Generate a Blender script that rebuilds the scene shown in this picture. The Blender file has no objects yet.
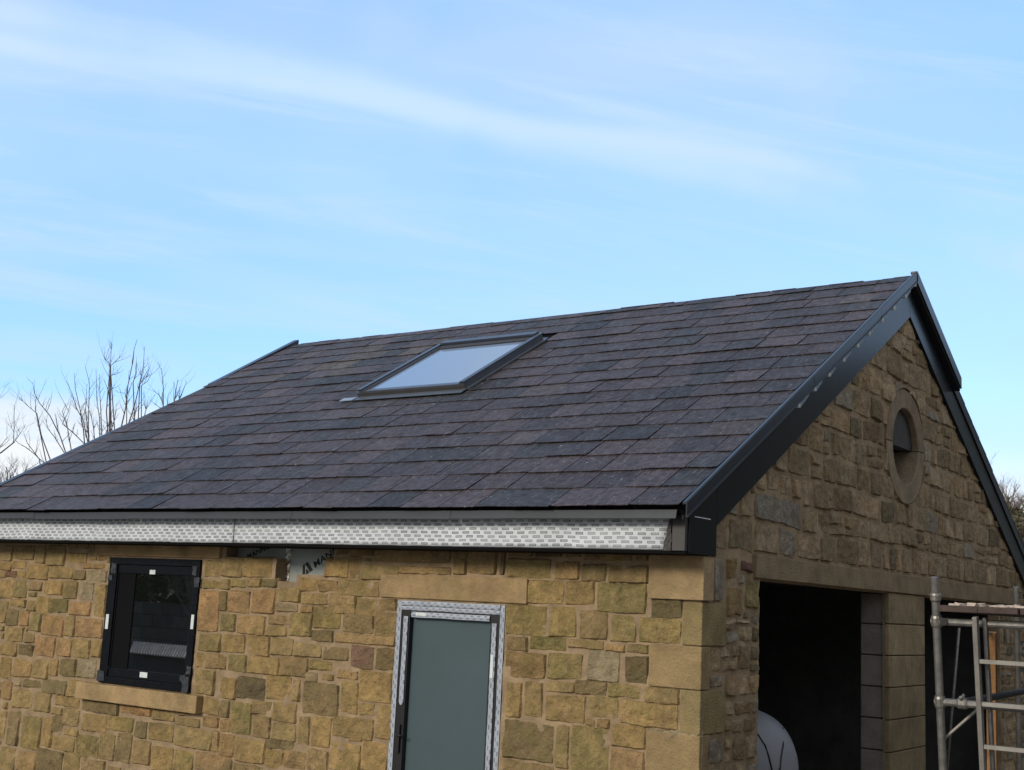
import bpy, bmesh, math, random
from mathutils import Vector, Matrix, noise
R_ = math.radians
S = bpy.context.scene
C = bpy.context.collection

# ------------------------------------------------------------------ camera
CAM = Vector((3.7313, -7.3238, 2.0357))
CR = Vector((0.81419577, 0.5786544, 0.04737445))
CU = Vector((0.06104355, -0.16646424, 0.98415616))
CF = Vector((-0.57737244, 0.79840387, 0.1708576))
FPX = 1262.33
cd = bpy.data.cameras.new('camera'); co = bpy.data.objects.new('camera', cd); C.objects.link(co)
m = Matrix((CR, CU, -CF)).transposed().to_4x4(); m.translation = CAM
co.matrix_world = m
cd.sensor_width = 36; cd.lens = FPX / 1024 * 36; cd.clip_start = .05; cd.clip_end = 2000
S.camera = co

def ray(x, y): return CF + CR * ((x - 512) / FPX) - CU * ((y - 385) / FPX)
def at(x, y, t): return CAM + ray(x, y) * t            # point at depth t metres
def on_front(x, y, y0=0.0):                            # point on a plane parallel to the front wall
    r = ray(x, y); return CAM + r * ((y0 - CAM.y) / r.y)

# ------------------------------------------------------------------ materials
def mat(name, col, rough=.8, metal=0, bump=0, bscale=60, var=0, vscale=4, spec=.5, attr=False, coat=0, bdist=.01):
    m = bpy.data.materials.new(name); m.use_nodes = True
    nt = m.node_tree; b = nt.nodes['Principled BSDF']
    b.inputs['Base Color'].default_value = (*col, 1); b.inputs['Roughness'].default_value = rough
    b.inputs['Metallic'].default_value = metal; b.inputs['Specular IOR Level'].default_value = spec
    b.inputs['Coat Weight'].default_value = coat
    L = nt.links; N = nt.nodes
    g = N.new('ShaderNodeNewGeometry')
    src = None
    if attr:
        a = N.new('ShaderNodeAttribute'); a.attribute_name = 'Col'; src = a.outputs['Color']
    if var:
        n = N.new('ShaderNodeTexNoise'); n.inputs['Scale'].default_value = vscale; n.inputs['Detail'].default_value = 7
        n.inputs['Roughness'].default_value = .65
        L.new(g.outputs['Position'], n.inputs['Vector'])
        mr = N.new('ShaderNodeMapRange'); mr.inputs['From Min'].default_value = .3; mr.inputs['From Max'].default_value = .7
        mr.inputs['To Min'].default_value = 1 - var; mr.inputs['To Max'].default_value = 1 + var
        L.new(n.outputs['Fac'], mr.inputs['Value'])
        mx = N.new('ShaderNodeVectorMath'); mx.operation = 'SCALE'
        if src: L.new(src, mx.inputs[0])
        else: mx.inputs[0].default_value = col
        L.new(mr.outputs['Result'], mx.inputs['Scale']); src = mx.outputs['Vector']
    if src: L.new(src, b.inputs['Base Color'])
    if bump:
        n2 = N.new('ShaderNodeTexNoise'); n2.inputs['Scale'].default_value = bscale; n2.inputs['Detail'].default_value = 8
        L.new(g.outputs['Position'], n2.inputs['Vector'])
        bp = N.new('ShaderNodeBump'); bp.inputs['Strength'].default_value = bump; bp.inputs['Distance'].default_value = bdist
        L.new(n2.outputs['Fac'], bp.inputs['Height']); L.new(bp.outputs['Normal'], b.inputs['Normal'])
    return m

def stone_mat(name):
    """per stone colour, veins of tone, green algae and dark lichen growing in patches"""
    m = bpy.data.materials.new(name); m.use_nodes = True
    nt = m.node_tree; N = nt.nodes; L = nt.links; b = N['Principled BSDF']
    b.inputs['Roughness'].default_value = .92; b.inputs['Specular IOR Level'].default_value = .25
    g = N.new('ShaderNodeNewGeometry'); a = N.new('ShaderNodeAttribute'); a.attribute_name = 'Col'
    def noi(sc, det=6, rough=.6, off=0):
        n = N.new('ShaderNodeTexNoise'); n.inputs['Scale'].default_value = sc; n.inputs['Detail'].default_value = det
        n.inputs['Roughness'].default_value = rough
        ad = N.new('ShaderNodeVectorMath'); ad.operation = 'ADD'; ad.inputs[1].default_value = (off, off * .7, -off)
        L.new(g.outputs['Position'], ad.inputs[0]); L.new(ad.outputs[0], n.inputs['Vector']); return n.outputs['Fac']
    def mr(x, a0, a1, b0, b1):
        n = N.new('ShaderNodeMapRange'); n.inputs['From Min'].default_value = a0; n.inputs['From Max'].default_value = a1
        n.inputs['To Min'].default_value = b0; n.inputs['To Max'].default_value = b1; L.new(x, n.inputs['Value']); return n.outputs['Result']
    def mix(f, c1, c2, mode='MIX'):
        n = N.new('ShaderNodeMix'); n.data_type = 'RGBA'; n.blend_type = mode
        if isinstance(f, float): n.inputs[0].default_value = f
        else: L.new(f, n.inputs[0])
        for i, c in ((6, c1), (7, c2)):
            if isinstance(c, tuple): n.inputs[i].default_value = (*c, 1)
            else: L.new(c, n.inputs[i])
        return n.outputs[2]
    def mul(x, y):
        n = N.new('ShaderNodeMath'); n.operation = 'MULTIPLY'; L.new(x, n.inputs[0]); L.new(y, n.inputs[1]); return n.outputs[0]
    s1 = N.new('ShaderNodeVectorMath'); s1.operation = 'SCALE'; L.new(a.outputs['Color'], s1.inputs[0])
    L.new(mul(mr(noi(9), .3, .7, .72, 1.28), mr(noi(70, 5, .7, 3), .3, .7, .8, 1.2)), s1.inputs['Scale'])
    c = s1.outputs[0]
    # rusty or pale veins
    c = mix(mr(noi(16, 5, .6, 11), .58, .72, 0, .45), c, (.34, .20, .085))
    c = mix(mr(noi(22, 6, .7, 17), .62, .75, 0, .5), c, (.40, .36, .27))
    # algae, strength per stone in the alpha
    c = mix(mul(a.outputs['Alpha'], mr(noi(11, 6, .7, 5), .40, .62, 0, 1)), c, (.15, .135, .055))
    c = mix(mr(noi(14, 7, .75, 23), .60, .74, 0, .6), c, (.055, .05, .035))
    c = mix(mr(noi(3.2, 8, .8, 41), .48, .68, 0, .65), c, (.115, .09, .05))
    c = mix(mr(noi(5.5, 8, .8, 47), .50, .68, 0, .6), c, (.19, .165, .055))
    c = mix(mr(noi(120, 3, .6, 31), .70, .76, 0, .7), c, (.5, .48, .4))
    L.new(c, b.inputs['Base Color'])
    n2 = noi(55, 9, .65, 7); n3 = noi(14, 6, .6, 9)
    bp = N.new('ShaderNodeBump'); bp.inputs['Strength'].default_value = .9; bp.inputs['Distance'].default_value = .016
    L.new(n2, bp.inputs['Height'])
    bp2 = N.new('ShaderNodeBump'); bp2.inputs['Strength'].default_value = .9; bp2.inputs['Distance'].default_value = .04
    L.new(n3, bp2.inputs['Height']); L.new(bp.outputs[0], bp2.inputs['Normal']); L.new(bp2.outputs[0], b.inputs['Normal'])
    return m

def print_mat(name, base, ink, pu, pv, shift, wu, wv, axis, rough=.5, skew=0):
    """sheet printed with rows of small outlined boxes; axis picks the two world axes used"""
    m = bpy.data.materials.new(name); m.use_nodes = True
    nt = m.node_tree; N = nt.nodes; L = nt.links; b = N['Principled BSDF']; b.inputs['Roughness'].default_value = rough
    g = N.new('ShaderNodeNewGeometry'); s = N.new('ShaderNodeSeparateXYZ'); L.new(g.outputs['Position'], s.inputs[0])
    def M(op, *a):
        n = N.new('ShaderNodeMath'); n.operation = op
        for i, x in enumerate(a):
            if isinstance(x, (int, float)): n.inputs[i].default_value = x
            else: L.new(x, n.inputs[i])
        return n.outputs[0]
    U = s.outputs[axis[0]]; V = s.outputs[axis[1]]
    nz = N.new('ShaderNodeTexNoise'); nz.inputs['Scale'].default_value = 3; L.new(g.outputs['Position'], nz.inputs['Vector'])
    V = M('ADD', V, M('MULTIPLY', nz.outputs['Fac'], .02)); V = M('ADD', V, M('MULTIPLY', U, skew))
    v = M('DIVIDE', V, pv); row = M('FLOOR', v); fv = M('ABSOLUTE', M('SUBTRACT', M('FRACT', v), .5))
    u = M('ADD', M('DIVIDE', U, pu), M('MULTIPLY', row, shift)); fu = M('ABSOLUTE', M('SUBTRACT', M('FRACT', u), .5))
    inside = M('MULTIPLY', M('LESS_THAN', fu, wu), M('LESS_THAN', fv, wv))
    core = M('MULTIPLY', M('LESS_THAN', fu, wu * .8), M('LESS_THAN', fv, wv * .5))
    wn = N.new('ShaderNodeTexWhiteNoise'); wn.noise_dimensions = '2D'
    cx = N.new('ShaderNodeCombineXYZ'); L.new(M('FLOOR', u), cx.inputs[0]); L.new(row, cx.inputs[1]); L.new(cx.outputs[0], wn.inputs['Vector'])
    f = M('SUBTRACT', inside, M('MULTIPLY', core, .45)); f = M('MULTIPLY', f, M('ADD', .65, M('MULTIPLY', wn.outputs['Value'], .35)))
    mx = N.new('ShaderNodeMix'); mx.data_type = 'RGBA'; L.new(f, mx.inputs[0])
    mx.inputs[6].default_value = (*base, 1); mx.inputs[7].default_value = (*ink, 1)
    n5 = N.new('ShaderNodeTexNoise'); n5.inputs['Scale'].default_value = 5; n5.inputs['Detail'].default_value = 5; L.new(g.outputs['Position'], n5.inputs['Vector'])
    sc = N.new('ShaderNodeVectorMath'); sc.operation = 'SCALE'; L.new(mx.outputs[2], sc.inputs[0]); L.new(M('ADD', .75, M('MULTIPLY', n5.outputs['Fac'], .5)), sc.inputs['Scale'])
    L.new(sc.outputs[0], b.inputs['Base Color'])
    bp = N.new('ShaderNodeBump'); bp.inputs['Strength'].default_value = .5; bp.inputs['Distance'].default_value = .02
    n6 = N.new('ShaderNodeTexNoise'); n6.inputs['Scale'].default_value = 7; L.new(g.outputs['Position'], n6.inputs['Vector'])
    L.new(n6.outputs['Fac'], bp.inputs['Height']); L.new(bp.outputs[0], b.inputs['Normal'])
    return m

def slate_mat():
    m = mat('slate', (.05, .05, .06), rough=.55, attr=True, var=.6, vscale=20, bump=.8, bscale=40, spec=.2, bdist=.010)
    nt = m.node_tree; N = nt.nodes; L = nt.links; b = N['Principled BSDF']
    g = N.new('ShaderNodeNewGeometry')
    mp = N.new('ShaderNodeMapping'); mp.inputs['Scale'].default_value = (60, 9, 9); L.new(g.outputs['Position'], mp.inputs[0])
    n = N.new('ShaderNodeTexNoise'); n.inputs['Scale'].default_value = 1; n.inputs['Detail'].default_value = 5; L.new(mp.outputs[0], n.inputs['Vector'])
    mr = N.new('ShaderNodeMapRange'); mr.inputs['From Min'].default_value = .56; mr.inputs['From Max'].default_value = .80
    mr.inputs['To Min'].default_value = 0; mr.inputs['To Max'].default_value = .7; L.new(n.outputs['Fac'], mr.inputs['Value'])
    n3 = N.new('ShaderNodeTexNoise'); n3.inputs['Scale'].default_value = 30; n3.inputs['Detail'].default_value = 3; L.new(g.outputs['Position'], n3.inputs['Vector'])
    mr3 = N.new('ShaderNodeMapRange'); mr3.inputs['From Min'].default_value = .67; mr3.inputs['From Max'].default_value = .74
    mr3.inputs['To Max'].default_value = .7; L.new(n3.outputs['Fac'], mr3.inputs['Value'])
    src = b.inputs['Base Color'].links[0].from_socket
    mx = N.new('ShaderNodeMix'); mx.data_type = 'RGBA'; L.new(mr.outputs[0], mx.inputs[0]); L.new(src, mx.inputs[6]); mx.inputs[7].default_value = (.15, .15, .16, 1)
    mx2 = N.new('ShaderNodeMix'); mx2.data_type = 'RGBA'; L.new(mr3.outputs[0], mx2.inputs[0]); L.new(mx.outputs[2], mx2.inputs[6]); mx2.inputs[7].default_value = (.28, .28, .27, 1)
    L.new(mx2.outputs[2], b.inputs['Base Color'])
    n4 = N.new('ShaderNodeTexNoise'); n4.inputs['Scale'].default_value = 8; L.new(g.outputs['Position'], n4.inputs['Vector'])
    mr4 = N.new('ShaderNodeMapRange'); mr4.inputs['To Min'].default_value = .38; mr4.inputs['To Max'].default_value = .72; L.new(n4.outputs['Fac'], mr4.inputs['Value'])
    L.new(mr4.outputs[0], b.inputs['Roughness'])
    return m

M_STONE = stone_mat('sandstone')
M_MORTAR = mat('lime_mortar', (.30, .222, .14), .95, var=.35, vscale=6, bump=.8, bscale=90, spec=.2)
M_DRESS = mat('dressed_sandstone', (.34, .25, .135), .9, attr=True, var=.34, vscale=4.5, bump=.9, bscale=70, spec=.25, bdist=.012)
def stains(m):
    nt = m.node_tree; N = nt.nodes; L = nt.links; b = N['Principled BSDF']; g = N.new('ShaderNodeNewGeometry')
    for sc, lo, hi, amt, colr in ((2.2, .5, .75, .6, (.15, .13, .06)), (7, .60, .78, .5, (.085, .075, .05)), (28, .62, .76, .35, (.42, .38, .3))):
        n = N.new('ShaderNodeTexNoise'); n.inputs['Scale'].default_value = sc; n.inputs['Detail'].default_value = 8; n.inputs['Roughness'].default_value = .7; L.new(g.outputs['Position'], n.inputs['Vector'])
        mr = N.new('ShaderNodeMapRange'); mr.inputs['From Min'].default_value = lo; mr.inputs['From Max'].default_value = hi; mr.inputs['To Max'].default_value = amt; L.new(n.outputs['Fac'], mr.inputs['Value'])
        src = b.inputs['Base Color'].links[0].from_socket; mx = N.new('ShaderNodeMix'); mx.data_type = 'RGBA'; L.new(mr.outputs[0], mx.inputs[0]); L.new(src, mx.inputs[6]); mx.inputs[7].default_value = (*colr, 1)
        L.new(mx.outputs[2], b.inputs['Base Color'])
stains(M_DRESS)
M_SLATE = slate_mat()
M_BLOCK = mat('concrete_block', (.22, .195, .17), .95, var=.25, vscale=5, bump=.7, bscale=60)
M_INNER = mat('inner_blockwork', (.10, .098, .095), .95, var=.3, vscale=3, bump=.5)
M_PVC = mat('dark_grey_plastic', (.010, .013, .019), .22, spec=.22, var=.1, vscale=3)
M_CAP = mat('verge_trim', (.018, .024, .036), .3, spec=.35, var=.15, vscale=4)
M_BLACK = mat('black_plastic', (.012, .012, .014), .4, var=.2)
M_SOFF = mat('soffit_black', (.006, .006, .007), .9, spec=.1)
M_GREYB = mat('grey_primed_board', (.05, .048, .05), .6, var=.15)
M_FLASH = mat('grey_eave_tray', (.028, .036, .046), .5, var=.12, vscale=3, bump=.2, bscale=6)
M_MEMB = print_mat('printed_membrane', (.60, .645, .70), (.11, .12, .14), .094, .0270, .36, .31, .30, ('X', 'Z'))
M_FILMX = print_mat('printed_film_across', (.36, .40, .47), (.05, .07, .11), .062, .019, .37, .20, .24, ('X', 'Z'), .3)
M_FILMZ = print_mat('printed_film_upright', (.36, .40, .47), (.05, .07, .11), .070, .019, .37, .20, .24, ('Z', 'X'), .3)
M_FOIL = mat('foil_faced_board', (.34, .38, .37), .42, metal=.35, bump=.4, bscale=12, var=.12, vscale=9)
M_TAPE = mat('foil_tape', (.8, .77, .70), .22, metal=.9, bump=1, bscale=60, var=.3, vscale=30)
M_INK = mat('black_ink', (.012, .012, .012), .6)
M_FRBLK = mat('black_wrap_tape', (.005, .006, .009), .4, spec=.12, bump=.6, bscale=25, var=.3, vscale=20)
M_CRUMP = mat('crumpled_tape', (.035, .04, .05), .35, bump=.5, bscale=30, var=.4, vscale=30)
M_LABEL = mat('white_label', (.62, .68, .70), .5, var=.15, vscale=60)
M_WGLASS = mat('window_glass', (.006, .007, .007), .012, spec=.5); M_WGLASS.node_tree.nodes['Principled BSDF'].inputs['IOR'].default_value = 2.3
M_DGLASS = mat('frosted_glass', (.058, .090, .104), .42, spec=.4, var=.06, vscale=2)
M_SKYL = mat('skylight_glass', (.20, .27, .40), .06, spec=.6)
M_ALU = mat('skylight_metal', (.10, .115, .145), .38, metal=.5, var=.1)
M_LEAD = mat('lead_flashing', (.30, .34, .40), .45, metal=.3, var=.15)
M_TAN = mat('frame_tan_edge', (.045, .042, .044), .5, var=.1)
M_STEEL = mat('galvanised_steel', (.20, .195, .19), .5, metal=.55, var=.3, vscale=18, bump=.2)
M_DTUBE = mat('dark_rusty_tube', (.035, .033, .034), .85, var=.4, vscale=20)
M_STRUT = mat('pale_batten', (.34, .32, .28), .8, var=.3)
M_CLAMP = mat('coupler_steel', (.25, .24, .225), .5, metal=.7, var=.4, vscale=40)
M_OLDALU = mat('dull_aluminium', (.23, .22, .205), .5, metal=.35, var=.25, vscale=12)
M_PLANK = mat('weathered_plank', (.06, .042, .038), .9, var=.4, vscale=8, bump=.6, bscale=40)
M_CHIP = mat('pale_rubble', (.5, .42, .36), .9, var=.3, vscale=20)
M_POST = mat('orange_timber', (.27, .14, .055), .8, var=.35, vscale=10, bump=.4)
M_TANK = mat('white_tank_plastic', (.30, .32, .36), .5, var=.08)
M_BARK = mat('winter_bark', (.075, .062, .058), .9, var=.35, vscale=6)
M_SAP = mat('sapling_bark', (.10, .085, .09), .9, var=.35, vscale=6)
M_BARK2 = mat('pale_winter_bark', (.20, .16, .145), .9, var=.3, vscale=3)
M_EVER = mat('hedge_leaf', (.045, .048, .022), .8, attr=True, var=.3, vscale=3)
M_GROUND = mat('gravel_ground', (.17, .15, .125), .95, var=.35, vscale=1.2, bump=.8, bscale=25)
M_SHADEBANK = mat('shade_bank_earth', (.055, .052, .032), .95, var=.4, vscale=.3)
M_TIN = mat('corrugated_tin', (.6, .6, .6), .5, metal=.2, var=.2)
M_CONC = mat('concrete_floor', (.15, .145, .14), .9, var=.25, vscale=1.5)

# ------------------------------------------------------------------ mesh helpers
class MB:
    def __init__(s): s.v = []; s.f = []; s.c = []; s.sm = False
    def add(s, vs, fs, col=None):
        n = len(s.v); s.v += [tuple(p) for p in vs]
        for f in fs: s.f.append(tuple(i + n for i in f)); s.c.append(col)
        return s
    def box(s, a, b, col=None, bev=0):
        (x0, y0, z0), (x1, y1, z1) = a, b
        x0, x1 = min(x0, x1), max(x0, x1); y0, y1 = min(y0, y1), max(y0, y1); z0, z1 = min(z0, z1), max(z0, z1)
        v = [(x, y, z) for x in (x0, x1) for y in (y0, y1) for z in (z0, z1)]
        return s.hexa(v, col)
    def hexa(s, v, col=None):
        return s.add(v, [(0, 1, 3, 2), (4, 6, 7, 5), (0, 4, 5, 1), (2, 3, 7, 6), (0, 2, 6, 4), (1, 5, 7, 3)], col)
    def bar(s, p, q, w, h, up=(0, 0, 1), col=None):
        p = Vector(p); q = Vector(q); d = (q - p).normalized(); a = d.cross(Vector(up)).normalized(); b = a.cross(d)
        v = [e + a * sx * w / 2 + b * sz * h / 2 for e in (p, q) for sx in (-1, 1) for sz in (-1, 1)]
        return s.hexa(v, col)
    def tube(s, pts, rad, n=10, cap=True, col=None):
        pts = [Vector(p) for p in pts]; k = len(pts)
        if not isinstance(rad, (list, tuple)): rad = [rad] * k
        vs = []; ref = None
        for i, p in enumerate(pts):
            d = (pts[min(i + 1, k - 1)] - pts[max(i - 1, 0)]).normalized()
            if ref is None: ref = d.orthogonal().normalized()
            ref = (ref - d * ref.dot(d)); ref = ref.normalized() if ref.length > 1e-6 else d.orthogonal().normalized()
            b = d.cross(ref)
            for j in range(n):
                a = 2 * math.pi * j / n; vs.append(p + (ref * math.cos(a) + b * math.sin(a)) * rad[i])
        fs = [(i * n + j, i * n + (j + 1) % n, (i + 1) * n + (j + 1) % n, (i + 1) * n + j) for i in range(k - 1) for j in range(n)]
        if cap: fs += [tuple(range(n - 1, -1, -1)), tuple((k - 1) * n + j for j in range(n))]
        return s.add(vs, fs, col)
    def build(s, name, material, parent=None, smooth=False, bevel=0):
        me = bpy.data.meshes.new(name); me.from_pydata(s.v, [], s.f); me.materials.append(material)
        if any(c is not None for c in s.c):
            at_ = me.color_attributes.new('Col', 'FLOAT_COLOR', 'CORNER')
            buf = []
            for f, c in zip(s.f, s.c):
                c = c or (.3, .3, .3, 0)
                if len(c) == 3: c = (*c, 0)
                buf += list(c) * len(f)
            at_.data.foreach_set('color', buf)
        if bevel:
            bm = bmesh.new(); bm.from_mesh(me)
            bmesh.ops.bevel(bm, geom=list(bm.edges), offset=bevel, segments=2, affect='EDGES', profile=.6)
            bm.to_mesh(me); bm.free()
        if smooth: me.polygons.foreach_set('use_smooth', [True] * len(me.polygons))
        o = bpy.data.objects.new(name, me); C.objects.link(o)
        if parent: o.parent = parent
        return o

def fixn(o):
    bm = bmesh.new(); bm.from_mesh(o.data); bmesh.ops.recalc_face_normals(bm, faces=bm.faces); bm.to_mesh(o.data); bm.free(); return o
def empty(name, label, cat, loc=(0, 0, 0), group=None):
    o = bpy.data.objects.new(name, None); C.objects.link(o); o['label'] = label; o['category'] = cat
    o.location = loc; o.empty_display_size = .2
    if group: o['group'] = group
    return o
def struct(o): o['kind'] = 'structure'; return o
def tag(o, label, cat, group=None):
    o['label'] = label; o['category'] = cat
    if group: o['group'] = group
    return o
def place(o, root):                                    # parent to an Empty that is not at the origin
    o.parent = root; o.matrix_parent_inverse = Matrix.Translation(-root.location); return o

rnd = random.Random(7)
def nz(x, y, z=0): return noise.noise(Vector((x, y, z)))

# ------------------------------------------------------------------ the building's numbers
XL, XR = -7.92, 0.0
YE, ZE, YR, ZR = -.4213, 2.6743, 3.9903, 5.2007
KP = (ZR - ZE) / (YR - YE); SL = math.hypot(YR - YE, ZR - ZE); DY, DZ = (YR - YE) / SL, (ZR - ZE) / SL
YB = 2 * YR
VX0, VX1 = -7.985, .075
def roofz(y): return ZR - KP * abs(y - YR)
def rp(x, s, h=0, back=False):                         # point on the roof slope, s metres up from the eave, h above
    y = YE + s * DY - h * DZ; z = ZE + s * DZ + h * DY
    if back: y = 2 * YR - y
    return Vector((x, y, z))

bld = empty('stone_garage', 'single storey yellow sandstone garage with dark slate roof and unfinished eaves', 'building')

# ------------------------------------------------------------------ stones
PAL = {'y': ((.34, .235, .105), .25), 'g': ((.31, .23, .098), .6), 'G': ((.25, .195, .075), 1), 'b': ((.31, .21, .10), .1),
       'o': ((.37, .23, .11), 0), 'p': ((.36, .28, .17), .05), 'd': ((.23, .165, .085), .4), 'D': ((.14, .105, .06), .4),
       'r': ((.22, .13, .085), 0), 'm': ((.13, .065, .058), 0), 's': ((.29, .25, .20), 0),
       'B': ((.36, .26, .16), .1), 'C': ((.28, .20, .125), .25), 'E': ((.40, .295, .185), .0), 'K': ((.19, .138, .09), .3)}
def pick(code, r):
    c, a = PAL[code]; k = r.uniform(.86, 1.14); t = r.uniform(-.05, .05)
    return (c[0] * k * (1 + t), c[1] * k, c[2] * k * (1 - t), max(0, min(1, a + r.uniform(-.15, .15))))

class Wall:
    """rubble face: fn(u, w, depth) -> xyz; obstacles are rects (u0,u1,w0,w1) the warp must respect"""
    def __init__(s, fn, obs, circ=None, warp=.012, outline=None, seed=1, proud=(.006, .014), gap=.0008):
        s.gap = gap
        s.fn, s.obs, s.circ, s.wa, s.outline, s.proud = fn, obs, circ, warp, outline, proud
        s.r = random.Random(seed); s.mb = MB(); s.seed = seed; s.rects = []
    def dist(s, u, w):
        d = 9
        for a, b, c, e in s.obs:
            d = min(d, math.hypot(max(a - u, 0, u - b), max(c - w, 0, w - e)))
        return d
    def warp(s, u, w):
        f = min(1, s.dist(u, w) / .12) * s.wa; k = s.seed * 7.3
        u2 = u + f * .8 * nz(u * 3.1, w * 3.1, k); w2 = w + f * (1.6 * nz(u * 1.7, w * 1.7, k + 5) + .5 * nz(u * 7, w * 7, k + 9))
        if s.circ:
            cu, cw, cr = s.circ; d = math.hypot(u2 - cu, w2 - cw)
            if d < cr: 
                d = max(d, 1e-4); u2 = cu + (u2 - cu) / d * cr; w2 = cw + (w2 - cw) / d * cr
        if s.outline: u2, w2 = s.outline(u2, w2)
        return u2, w2
    def stone(s, u0, u1, w0, w1, code):
        gap = s.gap
        r = s.r; s.rects.append((u0, u1, w0, w1))
        if s.circ:
            cu, cw, cr = s.circ
            if max(math.hypot(u - cu, w - cw) for u in (u0, u1) for w in (w0, w1)) < cr + .02: return
        W, H = u1 - u0, w1 - w0
        nx, ny = max(5, int(W / .018)), max(5, int(H / .018))
        j = lambda: r.uniform(0, min(.008, .06 * min(W, H))) + gap
        L0, L1, R0, R1, B0, B1, T0, T1 = j(), j(), j(), j(), j(), j(), j(), j()
        pr = r.uniform(*s.proud); tu, tw = r.uniform(-.012, .012), r.uniform(-.014, .01); sd = r.uniform(0, 99)
        rnds = r.uniform(.0, .045); col = pick(code, r); bul = r.uniform(.0, .007)
        vs = []
        for iy in range(ny + 1):
            for ix in range(nx + 1):
                a, b = ix / nx, iy / ny; S_, T_ = 2 * a - 1, 2 * b - 1
                S2 = S_ * (1 - rnds * T_ ** 4); T2 = T_ * (1 - rnds * S_ ** 4); a, b = (S2 + 1) / 2, (T2 + 1) / 2
                ul = u0 + L0 * (1 - b) + L1 * b; ur = u1 - R0 * (1 - b) - R1 * b
                wb = w0 + B0 * (1 - a) + B1 * a; wt = w1 - T0 * (1 - a) - T1 * a
                u = ul + (ur - ul) * a; w = wb + (wt - wb) * b
                e = min(a * W, (1 - a) * W, b * H, (1 - b) * H)
                edge = ix in (0, nx) or iy in (0, ny)
                u += .005 * nz(u * 20, w * 20, sd) ; w += .006 * nz(u * 20, w * 20, sd + 7)
                if edge: d = -.02
                else:
                    d = pr * (.35 + .65 * (1 - math.exp(-e / .006))) + bul * (1 - S_ * S_) * (1 - T_ * T_) + tu * S_ + tw * T_
                    d += .007 * nz(u * 9, w * 9, sd) + .007 * nz(u * 26, w * 26, sd)
                    d = max(d, .001)
                u, w = s.warp(u, w)
                vs.append(s.fn(u, w, d))
        fs = [(iy * (nx + 1) + ix, iy * (nx + 1) + ix + 1, (iy + 1) * (nx + 1) + ix + 1, (iy + 1) * (nx + 1) + ix) for iy in range(ny) for ix in range(nx)]
        s.mb.add(vs, fs, col)
    def fill(s, U0, U1, W0, W1, codes, wmin=.12, wmax=.34, hmin=.13, hmax=.24, inside=None, cell=.02, split=.22):
        r = s.r; nu = int(round((U1 - U0) / cell)); nw = int(round((W1 - W0) / cell))
        occ = [[False] * nu for _ in range(nw)]
        def mark(a, b, c, d, pad=0):
            for iw in range(max(0, int(round((c - W0) / cell))), min(nw, int(round((d - W0) / cell)))):
                for iu in range(max(0, int(round((a - U0) / cell))), min(nu, int(round((b - U0) / cell)))): occ[iw][iu] = True
        for q in s.obs + s.rects: mark(*q)
        if inside:
            for iw in range(nw):
                for iu in range(nu):
                    if not inside(U0 + (iu + .5) * cell, W0 + (iw + .5) * cell): occ[iw][iu] = True
        bands = []; z = 0
        while z < nw:
            h = int(r.uniform(hmin, hmax) / cell); bands.append((z, min(nw, z + h))); z += h
        if len(bands) > 1 and bands[-1][1] - bands[-1][0] < 4: bands[-2] = (bands[-2][0], nw); bands.pop()
        for b0, b1 in bands:
            for iw in range(b0, b1):
                iu = 0
                while iu < nu:
                    if occ[iw][iu]: iu += 1; continue
                    tw = int(r.uniform(wmin, wmax) / cell)
                    e = iu
                    while e < nu and not occ[iw][e] and e - iu < tw + 5: e += 1
                    if e - iu > tw: e = iu + tw          # leave a usable remainder otherwise swallow it
                    top = b1
                    if iw == b0 and r.random() < split: top = b0 + (b1 - b0) // 2 + r.choice((-1, 0, 0, 1))
                    t = iw
                    while t < top and all(not occ[t][k] for k in range(iu, e)): t += 1
                    for a in range(iw, t):
                        for k in range(iu, e): occ[a][k] = True
                    if (e - iu) >= 3 and (t - iw) >= 2:
                        s.stone(U0 + iu * cell, U0 + e * cell, W0 + iw * cell, W0 + t * cell, r.choice(codes))
                    iu = e

def mortar(name, fn, U0, U1, W0, W1, hole, parent, depth=.12, cell=.03, amp=.007, seed=0, outline=None):
    nu = int(round((U1 - U0) / cell)); nw = int(round((W1 - W0) / cell)); bm = bmesh.new()
    V = {}
    def v(i, k):
        if (i, k) not in V:
            u, w = U0 + (U1 - U0) * i / nu, W0 + (W1 - W0) * k / nw
            if outline: u, w = outline(u, w)
            V[i, k] = bm.verts.new(fn(u, w, -.001 + amp * nz(u * 8, w * 8, seed) + amp * .7 * nz(u * 22, w * 22, seed)))
        return V[i, k]
    for k in range(nw):
        for i in range(nu):
            u, w = U0 + (U1 - U0) * (i + .5) / nu, W0 + (W1 - W0) * (k + .5) / nw
            if hole(u, w): continue
            bm.faces.new((v(i, k), v(i + 1, k), v(i + 1, k + 1), v(i, k + 1)))
    inv = {vv: key for key, vv in V.items()}; back = {}
    def bk(vv):
        if vv not in back:
            i, k = inv[vv]; u, w = U0 + (U1 - U0) * i / nu, W0 + (W1 - W0) * k / nw
            if outline: u, w = outline(u, w)
            back[vv] = bm.verts.new(fn(u, w, -depth))
        return back[vv]
    bm.edges.ensure_lookup_table()
    for e in [e for e in bm.edges if len(e.link_faces) == 1]:
        a, b = e.verts; bm.faces.new((a, b, bk(b), bk(a)))
    bmesh.ops.recalc_face_normals(bm, faces=bm.faces)
    me = bpy.data.meshes.new(name); bm.to_mesh(me); bm.free(); me.materials.append(M_MORTAR)
    o = bpy.data.objects.new(name, me); C.objects.link(o); o.parent = parent; return o

def inr(q, u, w, p=0): return q[0] - p < u < q[1] + p and q[2] - p < w < q[3] + p

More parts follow.
